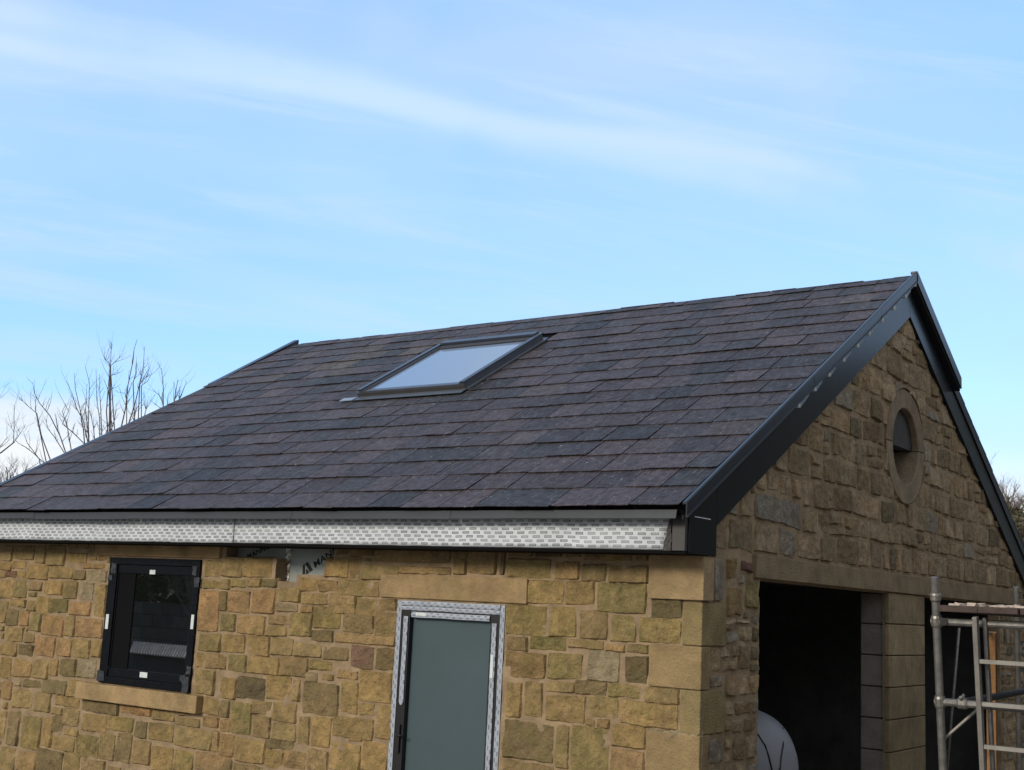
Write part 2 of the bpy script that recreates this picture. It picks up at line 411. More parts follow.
# ------------------------------------------------------------------ front wall
F = lambda u, w, d: (u, -d, w)
WIN = (-5.955, -4.73, 1.19, 2.285); DOOR = (-2.525, -1.52, 0, 2.03)
SILL = (-6.19, -4.57, 1.02, 1.165); WLIN = (-6.19, -4.505, 2.30, 2.42); DLIN = (-2.695, -1.34, 2.042, 2.212)
KNEEL = (-.37, .004, 2.115, 2.42)
H1 = (-4.44, -3.83, 2.305, 2.5); H2 = (-3.83, -3.60, 2.125, 2.5); H3 = (-3.60, -3.29, 2.185, 2.5); H4 = (-3.29, -3.21, 2.27, 2.5)
quo = []; z = 2.105; wide = False
while z > 0:
    z0 = max(0, z - .272); quo.append((-.36 if wide else -.125, .003, z0, z - .006)); z -= .272; wide = not wide
fobs = [WIN, DOOR, SILL, WLIN, DLIN, KNEEL, H1, H2, H3, H4] + quo
fw = Wall(F, fobs, warp=.006, seed=3)
def px_stones(txt, ox, oy, sc):
    for t in txt.split():
        a = t.split(','); x0, y0, x1, y1 = [float(k) for k in a[:4]]
        x0, x1 = ox + x0 / sc, ox + x1 / sc; y0, y1 = oy + y0 / sc, oy + y1 / sc; xm, ym = (x0 + x1) / 2, (y0 + y1) / 2
        u0, u1 = on_front(x0, ym).x, on_front(x1, ym).x; w0, w1 = on_front(xm, y1).z, on_front(xm, y0).z
        if w0 > 2.42: continue
        p = .014; fw.stone(u0 - p, u1 + p, w0 - p, w1 + p, a[4])
px_stones("""25,30,180,100,g 188,40,280,105,b 285,50,375,112,d 378,50,522,118,b 100,105,225,190,y 232,112,332,195,y 340,118,515,222,g
 528,172,640,240,D 22,192,165,300,g 175,195,270,305,g 278,212,380,315,b 388,225,480,322,g 485,235,638,328,g 22,300,98,352,d 105,303,235,352,G
 240,318,365,345,b 370,330,440,355,b 445,330,520,360,b 18,357,162,450,b 168,362,290,455,g 308,350,422,465,p 435,370,520,468,D
 20,460,78,588,y 84,462,152,588,y 158,460,262,500,y 264,462,375,512,d 380,470,495,522,g 505,482,630,540,y 160,510,300,602,y
 310,515,415,592,y 420,530,625,620,y 300,592,335,615,b 340,595,385,622,b 12,600,190,738,d 194,610,242,765,y 248,618,382,800,g
 392,612,512,692,y 385,698,508,790,o 515,630,700,800,p 8,742,190,800,b""", 500, 550, 3.5)
px_stones("""300,165,368,222,y 370,160,402,228,b 405,180,510,230,y 512,190,660,212,b 375,128,440,158,b 442,135,660,178,b 665,130,705,212,b 707,130,790,212,b
 8,165,65,222,y 68,165,150,220,y 0,226,30,258,y 32,225,75,252,g 76,222,120,248,y 120,224,165,250,d 232,222,278,262,y 282,230,336,264,b 338,226,455,276,y
 0,262,22,320,d 26,258,86,324,o 90,252,158,325,o 162,248,230,292,y 160,294,222,320,p 232,264,308,300,y 310,268,388,325,b 390,278,448,332,y
 452,282,505,318,b 0,325,46,376,g 50,328,130,384,b 132,358,192,388,y 140,328,198,356,b 198,322,265,390,g 268,305,346,368,g 350,325,440,382,b
 442,320,505,392,b 232,302,268,320,b 260,370,325,406,d 5,384,74,436,y 78,386,142,445,y 146,392,210,444,y 212,408,292,450,y 294,416,368,458,d
 330,382,500,412,b 372,412,440,482,r 445,420,497,485,d 0,442,20,482,b 22,440,76,490,g 78,446,168,496,y 170,448,252,505,b 256,458,322,488,g
 245,492,280,522,p 335,484,396,512,b 0,505,48,568,y 50,506,130,570,D 134,500,205,572,y 206,510,230,575,b 234,522,340,616,d 345,516,395,610,y
 398,487,492,578,y 0,568,28,620,d 32,575,90,668,g 92,572,146,612,b 148,575,220,634,y 398,580,442,616,y 0,622,30,662,b 92,614,145,680,b
 148,636,218,688,y 222,616,257,702,y 260,620,318,708,y 322,620,440,682,y 446,582,492,684,y 0,665,42,732,b 44,680,130,750,y 132,683,210,713,d
 130,716,180,768,y 182,716,245,768,b 246,712,308,775,b 312,690,403,775,y 406,688,478,775,y 366,668,406,688,b 36,752,125,790,d 0,735,34,790,d""", 220, 500, 2.85)
px_stones("""585,172,634,222,y 580,230,630,255,g 568,260,625,376,o 565,380,630,432,g 562,434,586,478,y 588,436,628,482,b 555,484,614,556,y
 0,128,38,175,b 40,128,100,172,y 102,128,132,180,y 134,128,188,188,y 190,150,250,180,y 240,182,300,196,b 0,178,34,200,y 36,174,75,196,y
 78,182,140,226,y 142,190,210,224,y 212,198,245,228,d 248,200,306,232,p 0,202,18,222,y 20,202,48,220,r 50,202,74,222,y 0,224,40,280,y 42,224,80,280,g
 84,230,122,258,b 124,230,180,270,y 184,230,222,282,y 226,234,268,286,p 270,240,304,335,y 28,282,76,306,y 78,284,104,318,g 106,274,140,330,y
 142,280,196,322,G 200,290,260,330,o 0,286,24,350,y 20,310,54,358,d 56,316,84,360,o 86,322,118,375,g 120,328,182,388,o 184,330,214,390,y
 218,338,294,395,o 16,362,68,404,y 72,378,100,408,y 100,390,158,446,o 160,396,206,446,o 208,398,258,452,y 262,400,290,450,y 0,404,50,442,y
 54,412,96,446,d 0,446,34,508,y 38,450,92,504,y 94,452,138,510,y 142,452,168,502,y 170,452,218,504,d 222,455,275,508,p 68,512,118,537,d
 120,512,190,555,d 192,510,232,565,y 8,515,36,570,o 38,540,94,594,y 98,550,146,606,y 160,562,228,592,y 148,592,180,614,y 232,575,340,608,d
 20,598,56,700,d 60,615,118,712,g 120,620,150,705,y 152,618,180,664,d 182,596,226,646,b 182,650,226,672,y 236,610,304,662,y 306,616,382,660,g
 345,588,432,614,o 435,598,500,628,y 148,674,214,714,y 218,670,282,735,g 285,665,328,742,y 330,662,376,748,d 378,684,432,755,b 384,630,420,680,d
 424,636,496,688,y 500,650,604,708,y 580,562,627,612,y 505,622,572,646,y 578,616,626,648,b 606,656,626,720,b 0,600,18,680,y 0,704,44,775,y
 48,716,104,775,b 106,712,180,775,d 184,718,228,775,y 232,740,300,775,b 435,704,494,775,y 497,712,552,775,g 556,722,660,775,o""", 0, 500, 2.85)
fw.fill(XL, 0, 0, 2.42, 'yyyyybbboggdyp', wmin=.13, wmax=.32, hmin=.13, hmax=.22)
o = fixn(fw.mb.build('stone_face', M_STONE, None)); o.name = 'front_wall'
o.parent = bld; front = o
H = lambda u, w: inr(WIN, u, w, -.01) or inr(DOOR, u, w, -.01) or inr(H1, u, w) or inr(H2, u, w) or inr(H3, u, w) or inr(H4, u, w)
mortar('mortar', F, XL, .0, 0, 2.46, H, front, depth=.115, seed=4)

def dressed(mb, a, b, col, jit=.1, seed=None):
    k = rnd.uniform(1 - jit, 1 + jit); c = tuple(x * k for x in col)
    # rounded arris by a chamfered box
    (x0, y0, z0), (x1, y1, z1) = a, b; c0 = .006; pts = []
    bm = bmesh.new(); bmesh.ops.create_cube(bm, size=1)
    for v in bm.verts: v.co = Vector(((x0 + x1) / 2 + v.co.x * (x1 - x0), (y0 + y1) / 2 + v.co.y * (y1 - y0), (z0 + z1) / 2 + v.co.z * (z1 - z0)))
    bmesh.ops.bevel(bm, geom=list(bm.edges), offset=c0, segments=2, affect='EDGES', profile=.5)
    bmesh.ops.recalc_face_normals(bm, faces=bm.faces)
    bm.verts.index_update(); mb.add([v.co.copy() for v in bm.verts], [tuple(v.index for v in f.verts) for f in bm.faces], (*c, 0)); bm.free()
CREAM = (.36, .255, .135); CGREEN = (.25, .205, .10); CDARK = (.16, .14, .09)
CREAM = (.30, .215, .11); CGREEN = (.24, .185, .09)
q = MB(); w_ = False
for i, (a, b, c, d) in enumerate(quo):
    wide = a < -.3
    dressed(q, (a, -.018, c), (.016, (.11 if wide else .335), d), CREAM if wide else CGREEN)
q.build('quoin_stones', M_DRESS, bld)
k = MB(); dressed(k, (KNEEL[0], -.036, KNEEL[2]), (.030, .112, 2.408), (.37, .265, .145)); k.build('kneeler_stone', M_DRESS, bld)
k = MB(); dressed(k, (WLIN[0], -.022, WLIN[2]), (WLIN[1], .1, 2.408), (.36, .25, .125)); k.build('window_lintel', M_DRESS, bld)
k = MB(); dressed(k, (DLIN[0], -.020, DLIN[2]), (DLIN[1], .1, DLIN[3]), (.35, .245, .13)); k.build('door_lintel', M_DRESS, bld)
k = MB(); dressed(k, (SILL[0], -.075, SILL[2]), (SILL[1], .10, SILL[3]), (.37, .26, .135)); k.build('window_sill', M_DRESS, bld)

# insulation board seen where stones are missing
ins = MB().box((-4.6, .122, 2.0), (-3.1, .17, 2.46)).build('insulation_board', M_FOIL, bld)
t = MB(); tx = -3.835
tp = []
for i in range(24):
    zz = 2.05 + i * .0165; tp += [(tx - .028 + rnd.uniform(-.003, .003), .1205 - rnd.uniform(0, .007), zz), (tx, .1205 - rnd.uniform(0, .008), zz), (tx + .03 + rnd.uniform(-.003, .003), .1205 - rnd.uniform(0, .007), zz)]
t.add(tp, [(3 * i + j, 3 * i + j + 1, 3 * i + j + 4, 3 * i + j + 3) for i in range(23) for j in (0, 1)]).build('foil_tape', M_TAPE, ins)
def lettering(body, loc, size, ang, parent, name='printed_word', mat_=None, sx=1):
    cu = bpy.data.curves.new(name, 'FONT'); cu.body = body; cu.size = size; cu.extrude = .0006; cu.offset = size * .022
    cu.space_character = 1.02
    tmp = bpy.data.objects.new('tmp', cu); C.objects.link(tmp)
    bpy.context.view_layer.update()
    me = bpy.data.meshes.new_from_object(tmp.evaluated_get(bpy.context.evaluated_depsgraph_get()))
    bpy.data.objects.remove(tmp)
    o = bpy.data.objects.new(name, me); C.objects.link(o); me.materials.clear(); me.materials.append(mat_ or M_INK)
    o.matrix_world = Matrix.Translation(loc) @ Matrix.Rotation(R_(90), 4, 'X') @ Matrix.Rotation(ang, 4, 'Z') @ Matrix.Diagonal((sx, 1, 1, 1))
    o.parent = parent; return o
def mark(p, s, ang, parent):                            # the angular M of the board maker's mark: three leaning wedges
    mb = MB(); R2 = Matrix.Rotation(ang, 3, 'Z')
    for poly in ([(0, 0), (.42, 0), (.72, .95), (.5, .95)], [(.52, 0), (.95, 0), (.80, .42), (.66, .42)], [(1.0, 0), (1.42, 0), (1.12, .95), (.76, .95), (.90, .5)]):
        pts = [R2 @ Vector((x * s, y * s, 0)) for x, y in poly]; n = len(pts)
        vs = [(p[0] + v.x, p[1], p[2] + v.y) for v in pts] + [(p[0] + v.x, p[1] + .001, p[2] + v.y) for v in pts]
        mb.add(vs, [tuple(range(n)), tuple(range(2 * n - 1, n - 1, -1))] + [(i, (i + 1) % n, n + (i + 1) % n, n + i) for i in range(n)])
    return fixn(mb.build('printed_mark', M_INK, parent))
lettering('MANNOK', (-4.31, .1208, 2.300), .062, R_(21), ins, sx=1.2)
mark((-3.655, .1195, 2.168), .092, R_(29), ins)
lettering('MANNOK', (-3.525, .1208, 2.245), .078, R_(29), ins, sx=1.25)

# ------------------------------------------------------------------ gable wall
G = lambda u, w, d: (d, u, w)
GL = (.757, 7.62, 2.292, 2.452); OP1 = (.864, 3.455, 0, 2.292); OP2 = (4.425, 7.0, 0, 2.292); PIL = (3.455, 4.425, 0, 2.292)
GK = (0, .112, 2.115, 2.40)
gq = [(0, .335 if (a > -.3) else .11, c, d) for a, b, c, d in quo]
CY, CZ, CRo, CRi = 3.925, 3.605, .522, .345
BT = .395                                             # wall face runs up to this far under the slates
def gout(u, w): return u, min(w, roofz(u) - .12)
gw = Wall(G, [GL, OP1, OP2, PIL, GK] + gq, circ=(CY, CZ, CRo + .008), warp=.02, seed=11, outline=gout, proud=(.007, .017), gap=.0035)
# traced neighbours of the corner
for a in [(.535, .74, 2.30, 2.40, 'm'), (.12, .33, 2.10, 2.40, 's'), (.34, .52, 2.24, 2.41, 'b'), (.75, 1.6, 2.68, 2.9, 's'), (.62, .86, 2.06, 2.285, 'g'), (.34, .6, 2.0, 2.22, 'b')]:
    gw.stone(*a)
gins = lambda u, w: w < roofz(u) - .2
gw.fill(0, .86, 0, 2.40, 'BBsCKEC', wmin=.12, wmax=.3, hmin=.11, hmax=.2)
gw.fill(0, 8.0, 2.44, 5.0, 'BBBCCEKBECsBC', wmin=.17, wmax=.46, hmin=.19, hmax=.27, inside=gins, split=.14)
gw.fill(7.0, 7.98, 0, 2.44, 'BBsCKEC', hmin=.13, hmax=.22)
gable = fixn(gw.mb.build('gable_wall', M_STONE, bld))
gh = lambda u, w: inr((.864, 7.0, 0, 2.292), u, w, -.005) or math.hypot(u - CY, w - CZ) < (CRi + .04 if w < CZ else CRo - .04) or w > roofz(u) - .13
mortar('mortar', G, 0, 7.98, 0, 4.95, gh, gable, depth=.12, amp=.008, seed=8, outline=gout)
k = MB(); dressed(k, (-.14, GL[0], GL[2]), (.03, GL[1], GL[3]), (.25, .19, .115)); k.build('gable_lintel', M_DRESS, bld)
# pillar of dressed blocks
pl = MB(); zz = 2.288; i = 0
while zz > 0:
    z0 = max(0, zz - .266); sp = [4.17, None, 4.05, None, None][i % 5]; 
    segs = [(3.462, sp - .003), (sp + .003, 4.42)] if sp else [(3.462, 4.42)]
    for a, b in segs: dressed(pl, (-.03, a, z0 + .004), (.012, b, zz - .004), (.26, .20, .115), .12)
    zz -= .266; i += 1
pil = pl.build('stone_pillar', M_DRESS, bld)
MB().box((-.045, 3.47, 0), (-.028, 4.41, 2.285)).build('mortar', M_MORTAR, pil)
bp_ = MB(); zz = 2.28; i = 0
while zz > 0:
    z0 = max(0, zz - .262)
    for a, b in ([(3.50, 4.38)] if i % 2 else [(3.50, 3.93), (3.945, 4.38)]): dressed(bp_, (-.25, a, z0 + .004), (-.05, b, zz - .006), (1, 1, 1), .0)
    zz -= .262; i += 1
bp_.build('block_pier', M_BLOCK, bld)

# round window surround: two half rings, the lower one a deep block
def half_ring(a0, a1, depth, name, face):
    mb = MB(); n = 40; col = (*face, 0); c = .008
    prof = [(CRo, -.1), (CRo, .006), (CRo - c, .006 + c), (CRi + c, .006 + c), (CRi, .006), (CRi, -depth)]
    vs = []
    for i in range(n + 1):
        a = a0 + (a1 - a0) * i / n
        for r, d in prof: vs.append((d, CY + r * math.cos(a), CZ + r * math.sin(a)))
    m_ = len(prof); fs = [(i * m_ + j, i * m_ + j + 1, (i + 1) * m_ + j + 1, (i + 1) * m_ + j) for i in range(n) for j in range(m_ - 1)]
    fs += [tuple(range(m_)), tuple(n * m_ + j for j in range(m_ - 1, -1, -1))]
    mb.add(vs, fs, col); return fixn(mb.build(name, M_DRESS, bld))
j = .006
half_ring(R_(.6), R_(179.4), .045, 'round_window_arch', (.235, .18, .12))
half_ring(R_(180.6), R_(359.4), .30, 'round_window_sill', (.25, .195, .13))
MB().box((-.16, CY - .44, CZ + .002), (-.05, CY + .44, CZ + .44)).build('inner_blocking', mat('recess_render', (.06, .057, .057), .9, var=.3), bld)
sb = Wall(lambda u, w, d: (-.40 + d, u, w), [], warp=.0, seed=5); sb.fill(CY - .5, CY + .5, CZ - .5, CZ + .0, 'sbd', hmin=.1, hmax=.16)
fixn(sb.mb.build('inner_stone_leaf', M_STONE, bld))

# ------------------------------------------------------------------ other walls and the inside
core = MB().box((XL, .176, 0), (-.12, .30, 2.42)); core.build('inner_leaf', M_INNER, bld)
lw = Wall(lambda u, w, d: (XL - d, u, w), [], warp=.015, seed=21, outline=gout)
lw.fill(0, 7.98, 0, 5.0, 'yyybbgd', wmin=.2, wmax=.5, hmin=.17, hmax=.3, inside=lambda u, w: w < roofz(u) - .2)
fixn(lw.mb.build('left_gable_wall', M_STONE, bld, smooth=True))
tri = [(0, 0), (7.98, 0), (7.98, roofz(7.98) - .12), (YR, ZR - .12), (0, roofz(0) - .12)]
def prism(mb, pts, xa, xb):
    n = len(pts); mb.add([(xa, y, z) for y, z in pts] + [(xb, y, z) for y, z in pts], [tuple(range(n)), tuple(range(2 * n - 1, n - 1, -1))] + [(i, n + i, n + (i + 1) % n, (i + 1) % n) for i in range(n)])
lg = MB(); prism(lg, tri, XL, XL + .3); fixn(lg.build('left_inner_leaf', M_MORTAR, bld))
bw = Wall(lambda u, w, d: (u, 7.98 + d, w), [], warp=.015, seed=22)
bw.fill(XL, 0, 0, 2.4, 'yyybbgd', wmin=.2, wmax=.5, hmin=.17, hmax=.3)
fixn(bw.mb.build('back_wall', M_STONE, bld, smooth=True))
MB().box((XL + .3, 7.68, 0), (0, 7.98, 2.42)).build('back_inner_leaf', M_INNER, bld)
MB().box((XL + .3, .3, .004), (0, 7.68, .03)).build('garage_floor', M_CONC, bld)
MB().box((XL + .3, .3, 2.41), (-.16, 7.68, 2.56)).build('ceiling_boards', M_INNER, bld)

# ------------------------------------------------------------------ roof
rf = MB(); GA = .2885; NC = 17
SKX0, SKX1, SKS0, SKS1 = -4.75, -3.43, 2.62, 4.06
rr = random.Random(31)
def slates(back=False):
    base_w = .325
    for c in range(NC + 1):
        s0 = c * GA; wob = 0; x = VX0 + .01 - (rr.random() * .3)
        s1 = min(s0 + GA + .09, SL - .002)
        while x < VX1 - .02:
            w = base_w * rr.uniform(.82, 1.2); x1 = min(x + w, VX1 - .02)
            if VX1 - .02 - x1 < .12: x1 = VX1 - .02
            xs = max(x, VX0 + .01)
            if x1 - xs > .03:
                skip = False
                xm, sm = (xs + x1) / 2, s0 + GA / 2
                cuts = [(xs, x1)]
                if not back and s0 + GA > SKS0 - .02 and s0 < SKS1 + .05:
                    cuts = [(xs, min(x1, SKX0 - .02)), (max(xs, SKX1 + .02), x1)] if not (x1 < SKX0 or xs > SKX1) else cuts
                for (xa, xb) in cuts:
                    if xb - xa < .03: continue
                    # colour: blue grey with purple and green casts, some old tan ones
                    v = rr.uniform(.76, 1.24); t = rr.random(); 
                    pur = .5 + .5 * nz(xm * .35, s0 * .5, 3)
                    if t < .45 * (.5 + pur): col = (.055, .043, .048)
                    elif t < .8: col = (.045, .038, .043)
                    else: col = (.036, .034, .038)
                    if rr.random() < .05: col = (.065, .052, .053)
                    if not back and -7.0 < xm < -5.0 and 3.5 < sm < 4.65 and rr.random() < .5: col = (.075, .062, .052)
                    if not back and xm < -6: col = tuple(k_ * 1.12 for k_ in col)
                    col = tuple(k_ * v for k_ in col)
                    lift = rr.uniform(.007, .012); th = rr.uniform(.0035, .0055)
                    wv = .006 * nz(xm * 1.2, s0 * 2, 9)
                    h0 = lift + wv; h1 = .001 + wv * .5
                    ta = rr.uniform(-.008, .008); tb = ta + rr.uniform(-.007, .007)
                    if c == 0: ta -= .012; tb -= .012; h0 += .004
                    g = rr.uniform(.002, .0055)
                    la, lb = rr.uniform(-.002, .003), rr.uniform(-.002, .003)
                    top = s1 + (rr.choice((-.012, 0, .004, .010, .014)) if c == NC else 0)
                    n = 5; vs = []
                    ch = [0] * (n + 1)
                    ch[0] = rr.uniform(0, .014) if rr.random() < .35 else 0; ch[n] = rr.uniform(0, .014) if rr.random() < .35 else 0
                    for kk in range(n + 1):
                        f = kk / n; xx = xa + g + (xb - xa - 2 * g) * f
                        st = s0 + ta + (tb - ta) * f + ch[kk] + rr.uniform(-.002, .002); hh = h0 + la + (lb - la) * f + rr.uniform(-.0008, .0008)
                        vs += [rp(xx, st, hh, back), rp(xx, st, hh + th, back), rp(xx, top, h1 + th * .5, back), rp(xx, top, h1 - .006, back)]
                    fs = []
                    for kk in range(n):
                        a = kk * 4; b = a + 4
                        fs += [(a, b, b + 1, a + 1), (a + 1, b + 1, b + 2, a + 2), (a + 2, b + 2, b + 3, a + 3), (a + 3, b + 3, b, a)]
                    fs += [(0, 1, 2, 3), (n * 4 + 3, n * 4 + 2, n * 4 + 1, n * 4)]
                    rf.add(vs, fs, col)
            x = x1
            if x1 >= VX1 - .021: break
slates(); slates(True)
roof = fixn(rf.build('slate_roof', M_SLATE, bld))
dk = MB()
for back in (False, True):
    a, b = VX0 + .02, VX1 - .03
    dk.hexa([rp(a, .04, -.075, back), rp(a, .04, -.006, back), rp(a, SL, -.075, back), rp(a, SL, -.006, back), rp(b, .04, -.075, back), rp(b, .04, -.006, back), rp(b, SL, -.075, back), rp(b, SL, -.006, back)])
fixn(dk.build('roof_deck', M_SOFF, roof))

# verge trims
def sweep(mb, prof, path, col=None):
    """prof: list of (x, dz) ; path: list of (y, z)"""
    n = len(prof); vs = [(x, y, z + dz) for y, z in path for x, dz in prof]
    fs = [(i * n + j_, i * n + (j_ + 1) % n, (i + 1) * n + (j_ + 1) % n, (i + 1) * n + j_) for i in range(len(path) - 1) for j_ in range(n)]
    fs += [tuple(range(n)), tuple((len(path) - 1) * n + j_ for j_ in range(n - 1, -1, -1))]
    mb.add(vs, fs, col)
def ypath(ya, yb, off=0): return [(ya, roofz(ya) + off), (yb, roofz(yb) + off)]
capprof = [(.078, .030), (.100, .036), (.108, .028), (.108, -.052), (.118, -.056), (.118, -.062), (.100, -.060), (.100, .020), (.078, .018)]
seg = MB()
for ya, yb in [(YE - .01, 1.55), (1.555, 3.02), (3.025, YR)]: sweep(seg, capprof, ypath(ya, yb, .0 if ya < 3 else .004))
fixn(seg.build('verge_cap', M_CAP, bld))
bc = MB(); sweep(bc, [(.045, .045), (.108, .045), (.114, .035), (.114, -.075), (.100, -.075), (.100, .030), (.045, .030)], ypath(YR, 5.325))
fixn(bc.build('verge_cap', M_CAP, bld))
lc = MB(); sweep(lc, [(VX0 + .04, .03), (VX0 - .03, .036), (VX0 - .04, -.06), (VX0 - .03, -.06), (VX0 - .022, .02), (VX0 + .04, .018)], ypath(YE, YR + .05))
lc.hexa([(VX0 + dx, YR + dy, roofz(YR + min(dy, 0)) + dz) for dx in (-.042, .05) for dy, lo, hi in ((-1.3, -.03, .016), (.06, -.02, .08)) for dz in (lo, hi)])
fixn(lc.build('verge_cap', M_CAP, bld))
# pale clips between the cap and the barge board
y = 1.35; M_CLIP = mat('pale_clip', (.20, .25, .30), .5, var=.2, vscale=20)
while y < 3.9:
    z = roofz(y) - .095; l = rnd.uniform(.10, .17); cl = MB()
    cl.hexa([(x_, y + dy * l, z + dz + dy * l * KP) for x_ in (.044, .085) for dy in (0, 1) for dz in ((-.034, .030) if dy == 0 else (-.012, .034))])
    fixn(cl.build('verge_clip', M_CLIP, bld)); y += rnd.uniform(.26, .32)
# barge boards : vertical band under the verge, parallel to the slope, mitred at the apex
BLo, BHi = -.385, -.125
bb = MB(); yf = .115
def band(mb, ya, yb, lo, hi, xa, xb):
    mb.hexa([(x_, y_, roofz(y_) + h) for x_ in (xa, xb) for y_ in (ya, yb) for h in (lo, hi)])
band(bb, yf, YR - .001, BLo, BHi, .002, .040)
fixn(bb.build('barge_board', M_PVC, bld, bevel=.003))
bb2 = MB(); band(bb2, YR + .001, 8.1, BLo, BHi, .002, .040); band(bb2, YR + .001, 8.3, -.119, -.012, .002, .052)
fixn(bb2.build('barge_board', M_PVC, bld, bevel=.003))
un = MB(); band(un, YE + .08, YR - .001, -.122, -.03, .002, .034); band(un, YR + .001, 5.32, -.10, .026, .053, .099); fixn(un.build('under_verge_strip', M_BLACK, bld))
# box end below the verge at the front corner
be = MB()
ya, yb = -.262, .113
be.hexa([(x_, y_, z_) for x_ in (-.03, .0405) for y_, zz_ in ((ya, roofz(ya) - .125), (yb, roofz(yb) - .125)) for z_ in (2.398, zz_)])
box_end = fixn(be.build('box_end', M_PVC, bld, bevel=.003))
MB().box((.0415, -.20, 2.628), (.0425, .02, 2.634)).build('scratch_mark', M_LABEL, box_end)
MB().box((-.062, -.300, 2.402), (.028, -.263, 2.64)).build('fascia_end_trim', M_GREYB, bld, bevel=.003)
MB().box((VX0 + .03, -.288, 2.402), (-.05, -.25, 2.66)).build('fascia_board', M_BLACK, bld)
MB().box((VX0 + .03, -.300, 2.394), (.035, .02, 2.412)).build('soffit_board', M_SOFF, bld)
# printed membrane wrapped over the fascia, two lengths
def sheet(x0, x1, z0, z1, yy, name, m, slant=0, nx=120, par=bld, amp=.004, holes=None):
    mb = MB(); ny = 8; vs = []
    for i in range(nx + 1):
        for k_ in range(ny + 1):
            f = i / nx; g_ = k_ / ny; x_ = x0 + (x1 - x0) * f; z_ = z0 + (z1 - z0) * g_
            if f > .5: x_ += slant * g_ * (f == 1)
            z_ += .0035 * nz(x_ * 1.3, g_ * .5, 3) + (.003 * nz(x_ * 6, 0, 4) if k_ in (0, ny) else 0)
            vs.append((x_, yy - amp * abs(nz(x_ * 2.5, z_ * 9, 1)) * 2 - .002, z_))
    mb.add(vs, [(i * (ny + 1) + k_, (i + 1) * (ny + 1) + k_, (i + 1) * (ny + 1) + k_ + 1, i * (ny + 1) + k_ + 1) for i in range(nx) for k_ in range(ny)])
    o = mb.build(name, m, par, smooth=True); so = o.modifiers.new('s', 'SOLIDIFY'); so.thickness = .0015; so.offset = 0; return o
sheet(VX0 + .03, -4.052, 2.414, 2.64, -.289, 'membrane_strip', M_MEMB, nx=90)
sheet(-4.044, -.128, 2.418, 2.64, -.289, 'membrane_strip', M_MEMB, nx=90, slant=.055)
# torn dark end of the membrane
tb = MB(); n = 10
tv = []
for i in range(n + 1):
    for k_ in range(5):
        g_ = i / n; xa = -.128 + .05 * g_ + rnd.uniform(-.004, .004); xb = -.066
        tv.append((xa + (xb - xa) * k_ / 4, -.296 - rnd.uniform(0, .012), 2.41 + .20 * g_))
tb.add(tv, [(i * 5 + k_, i * 5 + k_ + 1, i * 5 + k_ + 6, i * 5 + k_ + 5) for i in range(n) for k_ in range(4)])
tb.build('torn_membrane_end', mat('torn_felt', (.06, .055, .055), .7, var=.6, vscale=40), bld)
# grey eave tray hanging in front of the membrane, in lengths
et = MB(); cuts = [VX0, -6.62, -5.25, -3.3, -1.75, .02]
for a, b in zip(cuts[:-1], cuts[1:]):
    n = 10; vs = []; d = rnd.uniform(-.004, .004); zt = rnd.uniform(-.004, .004)
    for i in range(n + 1):
        x_ = a + .002 + (b - a - .004) * i / n; w = .005 * nz(x_ * 1.5, 2, 0)
        for y_, z_ in ((-.30, 2.670), (-.392, 2.658), (-.405 + d, 2.602 + w + zt), (-.400 + d, 2.600 + w + zt), (-.386, 2.650), (-.30, 2.662)): vs.append((x_, y_, z_))
    et.add(vs, [(i * 6 + k_, (i + 1) * 6 + k_, (i + 1) * 6 + (k_ + 1) % 6, i * 6 + (k_ + 1) % 6) for i in range(n) for k_ in range(6)] + [(0, 1, 2, 3, 4, 5), tuple(n * 6 + k_ for k_ in range(5, -1, -1))])
fixn(et.build('eave_tray', M_FLASH, bld))

# ------------------------------------------------------------------ skylight
sk = MB(); X0, X1, A, B = SKX0, SKX1, SKS0, SKS1; HH = .085
def rbox(mb, x0, x1, s0, s1, h0, h1): mb.hexa([rp(x, s, h) for x in (x0, x1) for s in (s0, s1) for h in (h0, h1)])
fr = .065
skf = MB()
rbox(skf, X0, X0 + fr, A, B, -.02, HH); rbox(skf, X1 - fr, X1, A, B, -.02, HH)
rbox(skf, X0 + fr, X1 - fr, A, A + fr, -.02, HH - .012); rbox(skf, X0 + fr, X1 - fr, B - fr * 1.6, B, -.02, HH)
sky = fixn(skf.build('skylight', M_ALU, bld, bevel=.004))
s2 = MB()
for (x0, x1, s0, s1) in [(X0 - .012, X0 + .045, A - .01, B + .02), (X1 - .045, X1 + .012, A - .01, B + .02)]: rbox(s2, x0, x1, s0, s1, HH + .002, HH + .014)
rbox(s2, X0 + .046, X1 - .046, B - .07, B + .02, HH + .004, HH + .03)
fixn(s2.build('cover_trim', mat('skylight_cover', (.055, .065, .085), .35, metal=.3), sky, bevel=.003))
s3 = MB(); rbox(s3, X0 + fr + .022, X1 - fr - .022, A + fr - .02, B - fr * 1.6 - .0, HH - .03, HH - .018); fixn(s3.build('glass', M_SKYL, sky))
s4 = MB(); ti = .022
rbox(s4, X0 + fr, X0 + fr + ti, A + fr, B - fr * 1.6, .0, HH - .008); rbox(s4, X1 - fr - ti, X1 - fr, A + fr, B - fr * 1.6, .0, HH - .008)
rbox(s4, X0 + fr + ti, X1 - fr - ti, B - fr * 1.6 - .05, B - fr * 1.6 - .001, HH - .015, HH - .004)
fixn(s4.build('inner_frame', M_TAN, sky))
s5 = MB(); rbox(s5, X0 - .02, X1 + .01, A - .015, A - .001, .0, .06); fixn(s5.build('bottom_trim', M_TAN, sky))
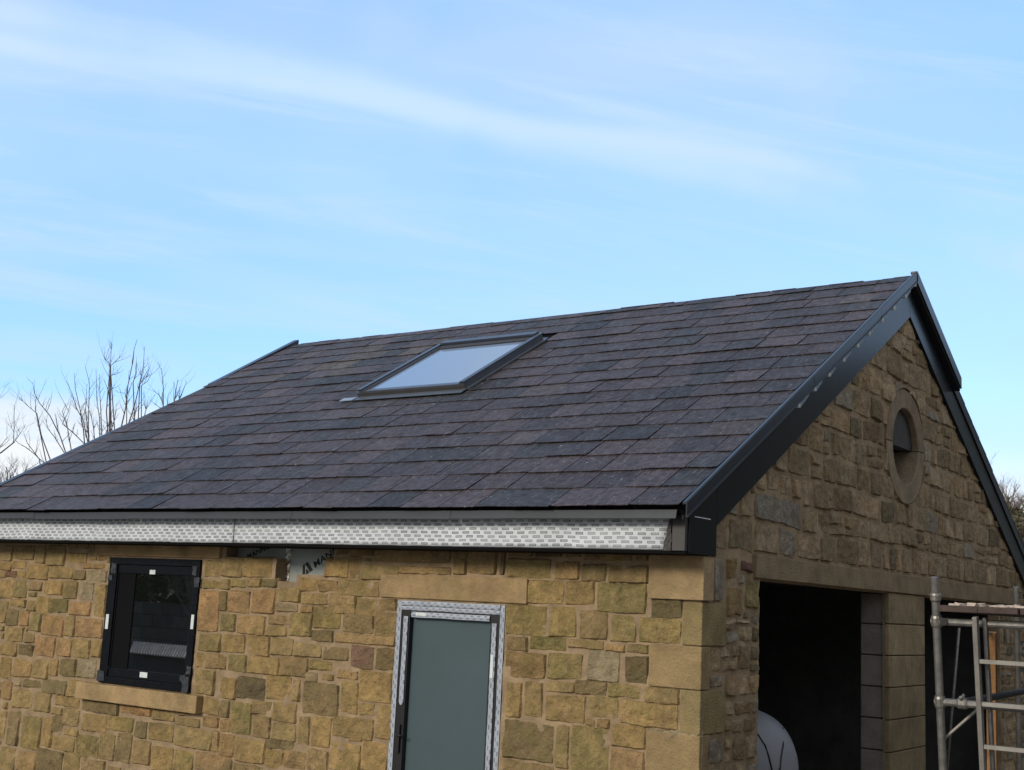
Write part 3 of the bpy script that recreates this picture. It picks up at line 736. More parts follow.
s6 = MB(); rbox(s6, X0 - .05, X1 + .03, A - .12, A - .016, .022, .028); rbox(s6, X0 - .06, X0 - .001, A, B + .05, .02, .03); rbox(s6, X1 + .001, X1 + .045, A, B + .0, .014, .03); rbox(s6, X0 - .02, X1 + .01, B + .021, B + .08, .012, .022)
fixn(s6.build('flashing', mat('skylight_flashing', (.11, .125, .15), .4, metal=.4, var=.15), sky))
s7 = MB(); rbox(s7, X0 - .17, X0 + .0, A - .13, A - .05, .029, .034); fixn(s7.build('lead_corner', M_LEAD, sky))

# ------------------------------------------------------------------ window in the front wall
wx0, wx1, wz0, wz1 = -5.95, -4.735, 1.175, 2.283
wf = MB(); t_ = .11
for a, b in [((wx0, wz0), (wx0 + t_, wz1)), ((wx1 - .06, wz0), (wx1, wz1)), ((wx0 + t_, wz1 - .06), (wx1 - .06, wz1)), ((wx0 + t_, wz0), (wx1 - .06, wz0 + .06))]:
    wf.box((a[0], -.022, a[1]), (b[0], .07, b[1]))
win = wf.build('window', M_FRBLK, bld, bevel=.004)
w2 = MB(); a0, a1, c0, c1 = wx0 + .112, wx1 - .062, wz0 + .062, wz1 - .062; f2 = .055
w2.box((a0, -.008, c1 - .075), (a1, .05, c1)); w2.box((a0, -.008, c0), (a1, .05, c0 + .075)); w2.box((a0, -.008, c0 + .076), (a0 + .012, .05, c1 - .076)); w2.box((a1 - .03, -.008, c0 + .076), (a1, .05, c1 - .076))
w2.build('sash', mat('sash_wrap', (.006, .007, .011), .4, spec=.12, bump=.4, bscale=20), win, bevel=.003)
MB().box((a0 + .012, .010, c0 + .07), (a1 - .028, .03, c1 - .07)).build('pane', M_WGLASS, win)
MB().box((a0 + .012, .002, c0 + .077), (a0 + .24, .009, c1 - .077)).build('reveal_shade_strip', M_SOFF, win)  # dark strip over the pane, standing in for the shaded reveal behind it
for (x, z, w, h, yy) in [(-5.36, 2.163, .075, .038, -.010), (-5.905, 1.71, .04, .13, -.024), (-4.765, 1.76, .035, .12, -.024), (-5.35, 1.28, .10, .045, -.010)]:
    MB().box((x - w / 2, yy - .001, z - h / 2), (x + w / 2, yy + .001, z + h / 2)).build('label_sticker', M_LABEL, win)
def crumple(x, z, w, h, yy, sd):
    rr_ = random.Random(sd); mb = MB(); n = 3; vs = []
    for i in range(n + 1):
        for k_ in range(n + 1):
            vs.append((x + w * (i / n - .5) + rr_.uniform(-.006, .006), yy - rr_.uniform(.001, .006), z + h * (k_ / n - .5) + rr_.uniform(-.006, .006)))
    mb.add(vs, [(i * (n + 1) + k_, (i + 1) * (n + 1) + k_, (i + 1) * (n + 1) + k_ + 1, i * (n + 1) + k_ + 1) for i in range(n) for k_ in range(n)])
    return mb.build('tape_patch', M_CRUMP, win)
for i, a in enumerate([(-5.89, 2.185, .06, .09, -.022), (-4.79, 2.19, .05, .08, -.022), (-5.92, 2.10, .06, .05, -.024), (-4.75, 2.09, .06, .08, -.024), (-5.92, 1.235, .10, .09, -.024), (-4.78, 1.24, .08, .13, -.026), (-5.86, 1.31, .05, .05, -.010), (-4.84, 1.29, .06, .05, -.010), (-4.76, 1.36, .05, .06, -.024)]): crumple(*a, i)

# ------------------------------------------------------------------ door
dx0, dx1, dz1 = -2.52, -1.525, 2.026
df = MB(); df.box((dx0, -.002, .02), (dx0 + .125, .09, dz1)); df.box((dx1 - .125, -.002, .02), (dx1, .09, dz1)); df.box((dx0 + .126, -.002, dz1 - .115), (dx1 - .126, .09, dz1))
door = df.build('door', M_BLACK, bld, bevel=.003)
MB().box((dx0 + .126, .04, .03), (dx1 - .126, .06, dz1 - .116)).build('pane', M_DGLASS, door)
ff = MB()
def film(a, b, yy, m, nm='protective_film', taper=0):
    (x0, z0), (x1, z1) = a, b; vert = (z1 - z0) > (x1 - x0); n = 30; mb = MB(); vs = []
    for i in range(n + 1):
        f = i / n
        if vert: z_ = z0 + (z1 - z0) * f; l, r = x0 + .003 * nz(z_ * 5, x0, 1) + (taper if i == 0 else 0), x1 + .003 * nz(z_ * 5, x0, 2) - (taper if i == 0 else 0); p, q_ = (l, z_), (r, z_)
        else: x_ = x0 + (x1 - x0) * f; p, q_ = (x_, z0 + .003 * nz(x_ * 5, z0, 1)), (x_, z1 + .003 * nz(x_ * 5, z0, 2))
        mid = ((p[0] + q_[0]) / 2, (p[1] + q_[1]) / 2)
        vs += [(p[0], yy, p[1]), (mid[0], yy - .004 - .003 * nz(f * 20, x0), mid[1]), (q_[0], yy, q_[1])]
    mb.add(vs, [(3 * i + j_, 3 * i + j_ + 1, 3 * i + j_ + 4, 3 * i + j_ + 3) for i in range(n) for j_ in (0, 1)])
    o = mb.build(nm, m, door); s_ = o.modifiers.new('s', 'SOLIDIFY'); s_.thickness = .001; return o
film((dx0 + .002, .02), (dx0 + .044, dz1 - .002), -.006, M_FILMZ); film((dx1 - .042, .02), (dx1 - .002, dz1 - .002), -.006, M_FILMZ)
film((dx0 + .046, dz1 - .036), (dx1 - .044, dz1 - .001), -.008, M_FILMX); film((dx0 + .046, dz1 - .068), (dx1 - .044, dz1 - .040), -.006, M_FILMX)
film((dx0 + .145, dz1 - .118), (dx1 - .13, dz1 - .080), -.008, M_FILMX)
film((dx0 + .072, 1.27), (dx0 + .112, dz1 - .115), -.008, M_FILMZ, taper=.012); film((dx1 - .108, .4), (dx1 - .068, dz1 - .13), -.008, M_FILMZ)
MB().box((dx0 + .19, -.0135, dz1 - .106), (dx0 + .29, -.0125, dz1 - .084)).build('label_sticker', M_LABEL, door)
MB().box((dx1 - .103, -.0135, 1.52), (dx1 - .078, -.0125, 1.68)).build('label_sticker', M_LABEL, door)
hd = MB(); hd.box((dx0 + .075, -.02, .93), (dx0 + .105, -.003, 1.13)); hd.tube([(dx0 + .09, -.02, 1.06), (dx0 + .09, -.05, 1.06), (dx0 + .15, -.052, 1.058)], .007)
hd.build('handle', M_BLACK, door)

# ------------------------------------------------------------------ scaffold
P1b, P1t = at(947.0, 860, 7.62), at(934.6, 577, 7.7); P1b.z = 0
d = (at(943, 770, 7.68) - P1t).normalized(); P1b = P1t + d * (P1t.z / -d.z)
sc = empty('scaffold', 'grey tube scaffold beside the gable wall', 'scaffold', (P1b.x, P1b.y, 0))
def part(mb, name, m, smooth=True): o = mb.build(name, m, None, smooth=False); place(o, sc); return o
def coupler(p, axis, r=.035, l=.06):
    mb = MB(); a = Vector(axis).normalized(); p = Vector(p)
    mb.tube([p - a * l / 2, p - a * l / 2 * .6, p + a * l / 2 * .6, p + a * l / 2], [r * .85, r, r, r * .85], 12)
    n_ = a.orthogonal().normalized(); b = a.cross(n_)
    mb.tube([p + n_ * r * .9 + b * .02 - a * .0, p + n_ * r * 1.5 + b * .02], .010, 6); mb.tube([p + b * r * .9, p + b * r * 1.6], .012, 6)
    return part(mb, 'coupler', M_CLAMP)
part(MB().tube([P1b, P1t], .0242, 14), 'standard_pole', M_STEEL)
P2t, P2b = at(1016, 587, 11), at(1019.5, 770, 11); dd = (P2b - P2t).normalized(); P2b = P2t + dd * (P2t.z / -dd.z)
part(MB().tube([P2b, P2t], .0242, 14), 'standard_pole', M_STEEL)
W2 = .95
P3b = P1b + Vector((W2, 0, 0)); P3t = P1t + Vector((W2, 0, 0)); P4b = P2b + Vector((W2, 0, 0)); P4t = P2t + Vector((W2, 0, 0))
part(MB().tube([P3b, P3t], .0242, 12), 'standard_pole', M_STEEL); part(MB().tube([P4b, P4t], .0242, 12), 'standard_pole', M_STEEL)
def onp(b, t, z): return b + (t - b) * ((z - b.z) / (t.z - b.z))
def tubez(z, b0, t0, b1, t1, name='ledger', off=Vector((0, 0, 0)), z1=None, m=M_STEEL, over=.12):
    p, q_ = onp(b0, t0, z) + off, onp(b1, t1, z1 or z) + off; dd_ = (q_ - p).normalized()
    return part(MB().tube([p - dd_ * (.0 if over < .1 else .03), q_ + dd_ * over], .0235, 12), name, m)
fy = Vector((0, -.0, 0)); 
tubez(2.055, P1b, P1t, P3b, P3t, 'transom'); tubez(1.575, P1b, P1t, P3b, P3t, 'transom')
tubez(2.06, P2b, P2t, P4b, P4t, 'transom')
tubez(2.085, P1b, P1t, P2b, P2t, 'ledger', Vector((.05, 0, -.03)), m=M_DTUBE)
q1, q2 = at(966, 702, 7.9), at(1030, 690, 10.5); part(MB().tube([q1, (q1 + q2) / 2, q2], .025, 10), 'diagonal_brace', M_DTUBE)
ax1 = P1t - P1b
for zc in (2.055, 1.575): coupler(onp(P1b, P1t, zc), ax1, .034, .07)
coupler(onp(P1b, P1t, 2.2), ax1, .033, .05); coupler(onp(P2b, P2t, 2.22), ax1, .033, .05)
coupler(onp(P1b, P1t, 1.575) + Vector((.135, 0, 0)), (1, 0, 0), .034, .06)
coupler(onp(P2b, P2t, 2.06), ax1, .034, .07)
br = MB(); a_, b_ = at(944, 739, 7.72), at(977, 710, 7.72); br.bar(a_, b_, .012, .04, up=(0, 1, 0)); part(br, 'timber_strut', M_STRUT)
# planks
planks = []
px_ = P1t.x + .045
for i in range(4):
    w = .225; z = 2.115
    vs = MB(); x_a = px_ + i * .232
    a0 = Vector((x_a, .44 + rnd.uniform(-.03, .03) * (i > 0), z)); 
    vs.box((x_a, a0.y, z), (x_a + w, 4.75 + rnd.uniform(-.1, .1), z + .038))
    o = vs.build('scaffold_plank', M_PLANK, None, bevel=.003)
    lab = ['dark weathered plank nearest the wall on the scaffold top', 'weathered plank second from the wall on the scaffold top', 'weathered plank third from the wall on the scaffold top', 'weathered plank farthest from the wall on the scaffold top'][i]
    tag(o, lab, 'plank', 'planks laid on the scaffold'); planks.append(o)
rb = MB(); r5 = random.Random(5)
for i in range(90):
    x_, y_ = r5.uniform(px_ + .02, px_ + .9), r5.uniform(.47, 3.2) if i > 45 else r5.uniform(.46, .9); s_ = r5.uniform(.008, .026); z = 2.1535
    a = r5.uniform(0, 3); vs = []
    for sx, sy, sz in [(a1, b1, c1) for a1 in (-1, 1) for b1 in (-1, 1) for c1 in (0, 1)]:
        lx, ly = sx * s_ * r5.uniform(.7, 1.6), sy * s_ * r5.uniform(.6, 1.1)
        vs.append((x_ + lx * math.cos(a) - ly * math.sin(a), y_ + lx * math.sin(a) + ly * math.cos(a), z + sz * s_ * r5.uniform(.4, .9)))
    rb.hexa(vs)
o = fixn(rb.build('mortar_rubble', M_CHIP)); o['kind'] = 'stuff'; tag(o, 'pale mortar crumbs and stone chips lying on the scaffold planks', 'rubble')

# ladder
L0, L1 = at(975.5, 622, 7.45), at(983, 770, 7.45); ld = (L1 - L0).normalized(); Lb = L0 + ld * (L0.z / -ld.z); Lt = L0 - ld * .03
lad = empty('ladder', 'grey aluminium ladder leaning on the scaffold', 'ladder', tuple(Lb))
for dx in (0, .42):
    o = MB().bar(Lb + Vector((dx, 0, 0)), Lt + Vector((dx, 0, 0)), .028, .05, up=(0, 1, 0)).build('stile', M_OLDALU, None, bevel=.003); place(o, lad)
for yy in [663, 706.5, 747.5]: pass
zs = [at(985, yy, 7.45).z for yy in (661.5, 705.5, 746.5)]; st = (zs[0] - zs[2]) / 2; z = zs[0]
while z > .15:
    p = onp(Lb, Lt, z); o = MB().bar(p + Vector((.0145, 0, 0)), p + Vector((.405, 0, 0)), .028, .024, up=(0, 0, 1)).build('rung', M_OLDALU, None); place(o, lad); z -= st
# back stiles of the ladder as seen: a second, darker ladder section behind
L2 = [Lb + Vector((.03, .10, 0)), Lt + Vector((.03, .10, 0))]
o = MB().bar(L2[0], L2[1], .02, .045, up=(0, 1, 0)).build('rear_stile', M_STEEL, None); place(o, lad)

# timber post standing behind the ladder
pt, pb = at(991.5, 632, 9), at(992.5, 770, 9); dd = (pb - pt).normalized(); pb = pt + dd * (pt.z / -dd.z)
po = MB(); n = 14
for i in range(n):
    pass
po.bar(pb, pt, .066, .05, up=(0, 1, 0))
post = po.build('timber_post', M_POST, None, bevel=.004); tag(post, 'orange brown timber post upright behind the ladder rungs', 'post')
# thin rod inside the second doorway
r0, r1 = at(959, 628, 11.6), at(950, 735, 11.6); dd = (r1 - r0).normalized(); rbm = r0 + dd * ((r0.z - .032) / -dd.z)
o = MB().tube([rbm, r0], .013, 8).build('steel_rod', M_STEEL, None, smooth=True); tag(o, 'thin grey rod leaning inside the doorway behind the scaffold pole', 'rod')

# white tank inside the garage
tc = at(745, 766, 10.0); tk = empty('storage_tank', 'round white tank with dark bands just inside the garage doorway', 'tank', (tc.x, tc.y, .03))
R0 = .455; ax = Vector((-.80, .60, 0)); mb = MB()
prof = [(-.30, .02), (-.29, .15), (-.25, .27), (-.17, .38), (-.05, .44), (.08, .455), (.7, .455), (.85, .40), (.93, .2), (.95, .02)]
mb.tube([tc + ax * a for a, r in prof], [r for a, r in prof], 48); o = mb.build('shell', M_TANK, None, smooth=True); place(o, tk)
from mathutils.bvhtree import BVHTree
bvh = BVHTree.FromPolygons([Vector(v) for v in mb.v], mb.f)
for line in ([(742, 722), (757, 733), (765, 745), (769, 757), (772, 770), (773, 790)], [(783, 728), (783, 745), (781, 758), (780, 770), (779, 790)]):
    pts = []
    for x_, y_ in line:
        d_ = ray(x_, y_).normalized(); h_, n_, i_, dist_ = bvh.ray_cast(CAM, d_)
        if h_: pts.append(h_ - d_ * .004)
    if len(pts) > 1: o = MB().tube(pts, .007, 6).build('strap', M_BLACK, None); place(o, tk)
lgm = MB()
for sx in (.1, .6):
    for sy in (-.3, .3):
        p = tc + ax * sx + ax.cross(Vector((0, 0, 1))) * sy; lgm = MB().bar((p.x, p.y, .032), (p.x, p.y, tc.z - .3), .05, .05, up=(0, 1, 0)); o = lgm.build('leg', M_BLACK, None); place(o, tk)

# ------------------------------------------------------------------ ground, hillside and added unseen banks
g = MB(); n = 40
def gz(x, y):
    d = math.hypot(x, y - 4); z = 0
    th = max(0, min(1, (d - 30) / 90))
    return z + (6.2 * th * th * (3 - 2 * th)) * (1 if y > -60 else .6) + .25 * th * nz(x * .03, y * .03) * 4
rad = [0, 6, 12, 20, 30, 40, 50, 60, 75, 90, 110, 140, 200, 400, 900]; na = 96
gv = [(0, 4, 0)]
for r in rad[1:]:
    for i in range(na):
        a = 2 * math.pi * i / na; x, y = r * math.cos(a), 4 + r * math.sin(a); gv.append((x, y, gz(x, y)))
gf = [(0, 1 + i, 1 + (i + 1) % na) for i in range(na)]
for k_ in range(len(rad) - 2):
    for i in range(na): a = 1 + k_ * na; b = a + na; gf.append((a + i, b + i, b + (i + 1) % na, a + (i + 1) % na))
h2_ = MB(); bv = []  # unseen bank added behind, so the rear barge board reflects dark
for i in range(21):
    xx = 1.0 + 16 * i / 20
    for k_ in range(13):
        yy = 12.5 + 1.2 * k_ + .6 * nz(xx * .3, k_ * .3, 4); f = min(1, k_ / 6); bv.append((xx + max(0, 6 - k_) * .12 * (i == 0), yy, -.2 + (8.2 + .9 * nz(xx * .4, 7, 1)) * f * f * (3 - 2 * f) * min(1, (i + .0) / 3)))
h2_.add(bv, [(13 * i + k_, 13 * i + k_ + 1, 13 * i + k_ + 14, 13 * i + k_ + 13) for i in range(20) for k_ in range(12)])
struct(fixn(h2_.build('unseen_shade_bank', M_SHADEBANK, None, smooth=True)))
hb_ = MB(); bn = 30; bv = []  # unseen bank added facing the gable, blocks sky light and darkens reflections
for i in range(bn + 1):
    yy = -14 + 56 * i / bn
    for k_ in range(13):
        xx = 7.5 + 1.1 * k_ + .8 * nz(yy * .2, k_ * .3, 1); f = min(1, k_ / 7); bv.append((xx, yy, -.2 + (7.2 + .9 * nz(yy * .3, 3, 1)) * f * f * (3 - 2 * f) + .3 * nz(xx * .8, yy * .8, 2) * f))
hb_.add(bv, [(13 * i + k_, 13 * i + k_ + 1, 13 * i + k_ + 14, 13 * i + k_ + 13) for i in range(bn) for k_ in range(12)])
struct(fixn(hb_.build('unseen_shade_bank', M_SHADEBANK, None, smooth=True)))
g.add(gv, gf); go = fixn(g.build('ground', M_GROUND, None, smooth=True)); struct(go)

# ------------------------------------------------------------------ bare trees
def twigs(mb, pts, rads, r, n, lmin, lmax, spread=1.0, up=.6, sub=0, nseg=4):
    for _ in range(n):
        i = r.randrange(1, len(pts)); f = r.random(); p = pts[i - 1].lerp(pts[i], f); d0 = (pts[i] - pts[i - 1]).normalized()
        s = Vector((r.uniform(-1, 1), r.uniform(-1, 1), r.uniform(-.2, .7))).normalized()
        d = (d0 * .5 + s * spread * .6).normalized(); L = r.uniform(lmin, lmax); q = [p.copy()]
        for k_ in range(nseg):
            d = (d + Vector((r.uniform(-.18, .18), r.uniform(-.18, .18), up * .28))).normalized(); q.append(q[-1] + d * L / nseg)
        r0 = min(rads[i] * .8, max(.0045, L * .010)); rr_ = [r0 * (1 - .62 * k_ / nseg) for k_ in range(nseg + 1)]
        mb.tube(q, rr_, 5, cap=False)
        if sub: twigs(mb, q, rr_, r, sub, L * .25, L * .5, spread, up, 0, 3)
def traced_tree(stems, t, base, label, seed, group, w0=.0095):
    r = random.Random(seed); bx, by = base; B = at(bx, 700, t); B.z = gz(B.x, B.y)
    root = empty('bare_tree', label, 'tree', tuple(B), group)
    tr = MB(); tw = MB(); fork = B + Vector((0, 0, 1.1))
    tr.tube([B - Vector((0, 0, .1)), B + Vector((.02, 0, .5)), fork], [.13, .10, .085], 10)
    for pts in stems:
        dep = r.uniform(-.9, .9); P = [at(x / 4.81, 320 + y / 4.81, t + dep) for x, y in pts]; k_ = len(P)
        lo = P[0]; mid = fork.lerp(lo, .5) + Vector((r.uniform(-.1, .1), r.uniform(-.1, .1), 0))
        full = [fork - Vector((0, 0, .1)), mid] + P
        ln_ = sum((P[i + 1] - P[i]).length for i in range(k_ - 1)) ; w = w0 * min(1.6, .55 + ln_ / 4)
        rads = [w * 1.8, w * 1.5] + [w * (1.15 - .85 * i / (k_ - 1)) for i in range(k_)]
        tw.tube(full, rads, 6, cap=False)
        twigs(tw, P, rads[2:], r, int(4 + ln_ * 6), .08, .34, .9, .5, sub=1)
    o = tr.build('trunk', M_SAP, None, smooth=True); place(o, root); o = tw.build('crown', M_SAP, None); place(o, root)
T = 18.5; GR = 'bare saplings behind the roof'
traced_tree([[(260, 720), (215, 600), (190, 530), (178, 450), (130, 410), (90, 372)], [(330, 680), (290, 560), (240, 460), (190, 400), (165, 350), (157, 300)],
             [(225, 700), (160, 640), (125, 612), (85, 592)], [(190, 670), (130, 590), (112, 535)], [(310, 640), (260, 560), (228, 520), (222, 480)],
             [(345, 640), (325, 520), (300, 440), (318, 400)], [(185, 500), (170, 430), (172, 380)]], T, (60, 0), 'bare wide branching tree at the lower left roof slope', 1, GR)
traced_tree([[(430, 640), (425, 500), (428, 400), (430, 300), (410, 225)], [(425, 600), (400, 480), (370, 430), (345, 350), (315, 285)], [(410, 600), (350, 540), (300, 500), (330, 440), (280, 345)],
             [(400, 520), (385, 430), (362, 330), (357, 255)], [(480, 580), (480, 480), (465, 380), (462, 235)], [(490, 560), (485, 440), (480, 350), (478, 260)],
             [(455, 580), (450, 520), (440, 470), (395, 330)], [(425, 560), (412, 430), (418, 310)]], T + .8, (88, 0), 'bare many stemmed sapling clump at the middle of the left roof slope', 2, GR)
traced_tree([[(520, 560), (512, 440), (520, 330), (532, 200), (537, 105)], [(530, 215), (505, 190), (488, 142)], [(532, 220), (560, 195), (583, 172)], [(528, 268), (555, 262), (577, 250)],
             [(525, 560), (550, 480), (560, 430), (575, 425)], [(505, 560), (530, 480), (545, 415)], [(522, 340), (540, 330), (552, 310)]], T - .5, (108, 0), 'bare slim sapling with a tall straight central stem', 3, GR)
traced_tree([[(580, 530), (605, 420), (612, 330), (635, 220), (645, 140), (660, 92)], [(615, 510), (650, 400), (675, 290), (690, 220), (695, 128)], [(672, 310), (705, 270), (723, 220)],
             [(680, 315), (710, 295), (728, 260)], [(640, 500), (655, 430), (692, 370)], [(695, 460), (705, 420), (712, 380)], [(610, 380), (600, 350), (592, 355)], [(640, 300), (655, 260), (658, 200)]], T, (128, 0), 'bare sapling with two tall forked stems', 4, GR)
traced_tree([[(785, 440), (785, 320), (776, 230)], [(785, 400), (765, 360), (738, 340)], [(835, 420), (845, 340), (857, 288)], [(850, 410), (880, 340), (897, 298)], [(805, 420), (808, 360)], [(775, 425), (740, 402)]], T + .6, (165, 0), 'bare small sapling farthest right at the left roof slope', 6, GR, .012)

def gen_tree(base, h, label, seed, cat='tree', group=None, name='bare_tree', m=M_BARK, lean=0, dens=1.0, tk_=.018):
    r = random.Random(seed); root = empty(name, label, cat, tuple(base), group); tr = MB(); tw = MB()
    def grow(p, d, L, rad, lev):
        n = 5; q = [p.copy()]
        for k_ in range(n):
            d = (d + Vector((r.uniform(-.15, .15), r.uniform(-.15, .15), .07 if lev else .1))).normalized(); q.append(q[-1] + d * L / n)
        rr_ = [rad * (1 - .55 * k_ / n) for k_ in range(n + 1)]
        (tr if lev == 0 else tw).tube(q, rr_, 8 if lev == 0 else (5 if lev < 3 else 3), cap=False)
        if lev < 4:
            kids = int({0: 9, 1: 6, 2: 5, 3: 4}[lev] * dens)
            for c in range(kids):
                f = r.uniform(.3 if lev == 0 else .15, 1); i = min(n - 1, int(f * n)); pp = q[i].lerp(q[i + 1], f * n - i)
                s = Vector((r.uniform(-1, 1), r.uniform(-1, 1), r.uniform(0, .8))).normalized()
                grow(pp, (d * .45 + s * .75).normalized(), L * r.uniform(.38, .6), rr_[i] * .55, lev + 1)
    grow(Vector(base), Vector((lean, 0, 1)).normalized(), h * .55, h * tk_, 0)
    o = tr.build('trunk', m, None, smooth=True); place(o, root); o = tw.build('crown', m, None); place(o, root); return root
def ground_at(x, y, t): p = at(x, y, t); return Vector((p.x, p.y, gz(p.x, p.y)))
gen_tree(ground_at(-62, 520, 55), 12.5, 'bare tree at the left picture edge with dark spreading twigs', 21, tk_=.013, group='distant bare trees on the left', m=M_SAP)
gen_tree(ground_at(0, 520, 70), 8.8, 'small bare tree low at the left edge beyond the roof', 14, group='distant bare trees on the left', m=M_SAP)
gen_tree(ground_at(15, 520, 75), 7.6, 'small bare bush low between left edge tree and roof', 15, group='distant bare trees on the left', m=M_SAP)
# right : wooded slope
i = 0
for x, t, h, lab in [(1018, 56, 9.6, 'pale bare tree on the hillside right of the barge board'), ]:
    gen_tree(ground_at(x, 520, t), h, lab, 40 + i, m=M_BARK2, dens=1.5, tk_=.034); i += 1
def leafy(center, rx, ry, rz, n, seed, col, name, label, cat='hedge', size=.12, stuff=False):
    r = random.Random(seed); mb = MB(); c0 = Vector(center)
    for _ in range(n):
        a = r.uniform(0, 2 * math.pi); u = r.uniform(-.3, 1); s = math.sqrt(max(0, 1 - u * u)); k_ = r.uniform(.6, 1.0)
        p = Vector((rx * s * math.cos(a), ry * s * math.sin(a), rz * u)) * k_
        p *= 1 + .22 * nz(p.x * .9, p.y * .9, p.z * .9 + seed); p += c0; sz = size * r.uniform(.5, 1.5)
        d1 = Vector((r.uniform(-1, 1), r.uniform(-1, 1), r.uniform(-1, 1))).normalized(); d2 = d1.orthogonal().normalized()
        v = r.uniform(.6, 1.5); mb.add([p - d1 * sz, p + d2 * sz * .6, p + d1 * sz, p - d2 * sz * .6], [(0, 1, 2, 3)], tuple(x_ * v for x_ in col))
    for _ in range(14):
        a = r.uniform(0, 6.3); mb.tube([c0 + Vector((0, 0, -rz * .3)), c0 + Vector((rx * .5 * math.cos(a), ry * .5 * math.sin(a), rz * .5)), c0 + Vector((rx * .8 * math.cos(a), ry * .8 * math.sin(a), rz * .8))], [.05, .03, .01], 4, cap=False, col=(.06, .05, .04))
    o = mb.build(name, M_EVER); tag(o, label, cat); return o
p = ground_at(1022, 520, 46); leafy((p.x, p.y, p.z + 1.2), 3.2, 3.2, 6.7 - p.z - 1.2, 30000, 3, (.075, .065, .032), 'hillside_bush', 'olive brown bush on the right hillside beyond the barge board', 'bush', .07)

# opposite bank and shed, mirrored in the window pane
hb = leafy((-20.5, -15.5, 1.6), 7, 3, 4.6, 12000, 9, (.13, .15, .07), 'garden_bush', 'dark green bush across the yard mirrored in the window pane', 'bush', .16)
gen_tree(Vector((-17.6, -11.2, 0)), 4.4, 'bare shrub across the yard mirrored in the window pane', 77, cat='shrub', name='bare_shrub', m=M_BARK2)
sh = empty('low_shed', 'low shed with corrugated roof mirrored in the window pane', 'shed', (-13.8, -7.3, 0))
ct = MB(); n = 90; vs = []
for i in range(n + 1):
    f = i / n; z = .012 * math.sin(f * n / 90 * 2 * math.pi * 24)
    for yy, zz_, x9 in ((-7.5, 1.06, -15.05), (-6.6, .93, -14.0)): vs.append((x9 + (1.6 if yy > -7 else 1.75) * f, yy, zz_ + z * 1.1))
ct.add(vs, [(2 * i, 2 * i + 1, 2 * i + 3, 2 * i + 2) for i in range(n)]); o = ct.build('roof', M_TIN); so = o.modifiers.new('s', 'SOLIDIFY'); so.thickness = .004; place(o, sh)
gwl = MB()
for i in range(14):
    for k_ in range(6): dressed(gwl, (-24 + i * .72 + (k_ % 2) * .3, -12.6, .28 * k_), (-24 + i * .72 + (k_ % 2) * .3 + .70, -12.2 + rnd.uniform(-.03, .03), .28 * k_ + .27), (.12, .11, .10), .3)
tag(gwl.build('garden_wall', M_DRESS), 'low grey block wall across the yard mirrored in the window pane', 'wall')
o = MB().box((-14.4, -7.4, 0), (-12.9, -6.8, .88)).build('wall', M_INNER); place(o, sh)

# ------------------------------------------------------------------ world, sun, view
SUN_EL, SUN_AZ = 22, 190                               # azimuth clockwise from +Y
w = bpy.data.worlds.new('World'); S.world = w; w.use_nodes = True; nt = w.node_tree; N = nt.nodes; L = nt.links
bg = N['Background']; skt = N.new('ShaderNodeTexSky'); skt.sky_type = 'NISHITA'; skt.sun_disc = False
skt.sun_elevation = R_(SUN_EL); skt.sun_rotation = R_(SUN_AZ); skt.air_density = 1.0; skt.dust_density = .4; skt.ozone_density = 2.0; skt.altitude = 100
tc_ = N.new('ShaderNodeTexCoord')
def streak(rot, scale, lo, hi, amt, det=6, dist=.6):
    mp = N.new('ShaderNodeMapping'); mp.inputs['Rotation'].default_value = rot; mp.inputs['Scale'].default_value = scale
    L.new(tc_.outputs['Generated'], mp.inputs[0]); n_ = N.new('ShaderNodeTexNoise'); n_.inputs['Scale'].default_value = 1; n_.inputs['Detail'].default_value = det
    n_.inputs['Roughness'].default_value = .5; n_.inputs['Distortion'].default_value = dist
    L.new(mp.outputs[0], n_.inputs['Vector']); mr = N.new('ShaderNodeMapRange'); mr.interpolation_type = 'SMOOTHSTEP'; mr.inputs['From Min'].default_value = lo; mr.inputs['From Max'].default_value = hi
    mr.inputs['To Max'].default_value = amt; L.new(n_.outputs['Fac'], mr.inputs['Value']); return mr.outputs[0]
c1 = streak((0, 0, 0), (1.1, 1.1, 5), .35, .8, .45, 3, .3); c2 = streak((.10, -.12, .4), (.9, .9, 13), .5, .85, .6, 4, .2)
mxm = N.new('ShaderNodeMath'); mxm.operation = 'MAXIMUM'; L.new(c1, mxm.inputs[0]); L.new(c2, mxm.inputs[1])
mx = N.new('ShaderNodeMix'); mx.data_type = 'RGBA'; L.new(mxm.outputs[0], mx.inputs[0]); mx.inputs[7].default_value = (1.45, 1.85, 2.3, 1)
pb = N.new('ShaderNodeMix'); pb.data_type = 'RGBA'; pb.inputs[0].default_value = .74; L.new(skt.outputs[0], pb.inputs[6]); pb.inputs[7].default_value = (.60, 1.24, 2.32, 1)
L.new(pb.outputs[2], mx.inputs[6])
def vdot(vec):
    n_ = N.new('ShaderNodeVectorMath'); n_.operation = 'DOT_PRODUCT'; L.new(tc_.outputs['Generated'], n_.inputs[0]); n_.inputs[1].default_value = vec; return n_.outputs['Value']
def mrange(x, a, b_, c, d_, smooth=True):
    n_ = N.new('ShaderNodeMapRange'); n_.interpolation_type = 'SMOOTHSTEP' if smooth else 'LINEAR'
    n_.inputs['From Min'].default_value = a; n_.inputs['From Max'].default_value = b_; n_.inputs['To Min'].default_value = c; n_.inputs['To Max'].default_value = d_
    L.new(x, n_.inputs['Value']); return n_.outputs[0]
def mth(op, x, y):
    n_ = N.new('ShaderNodeMath'); n_.operation = op
    for i_, q_ in enumerate((x, y)):
        if isinstance(q_, (int, float)): n_.inputs[i_].default_value = q_
        else: L.new(q_, n_.inputs[i_])
    return n_.outputs[0]
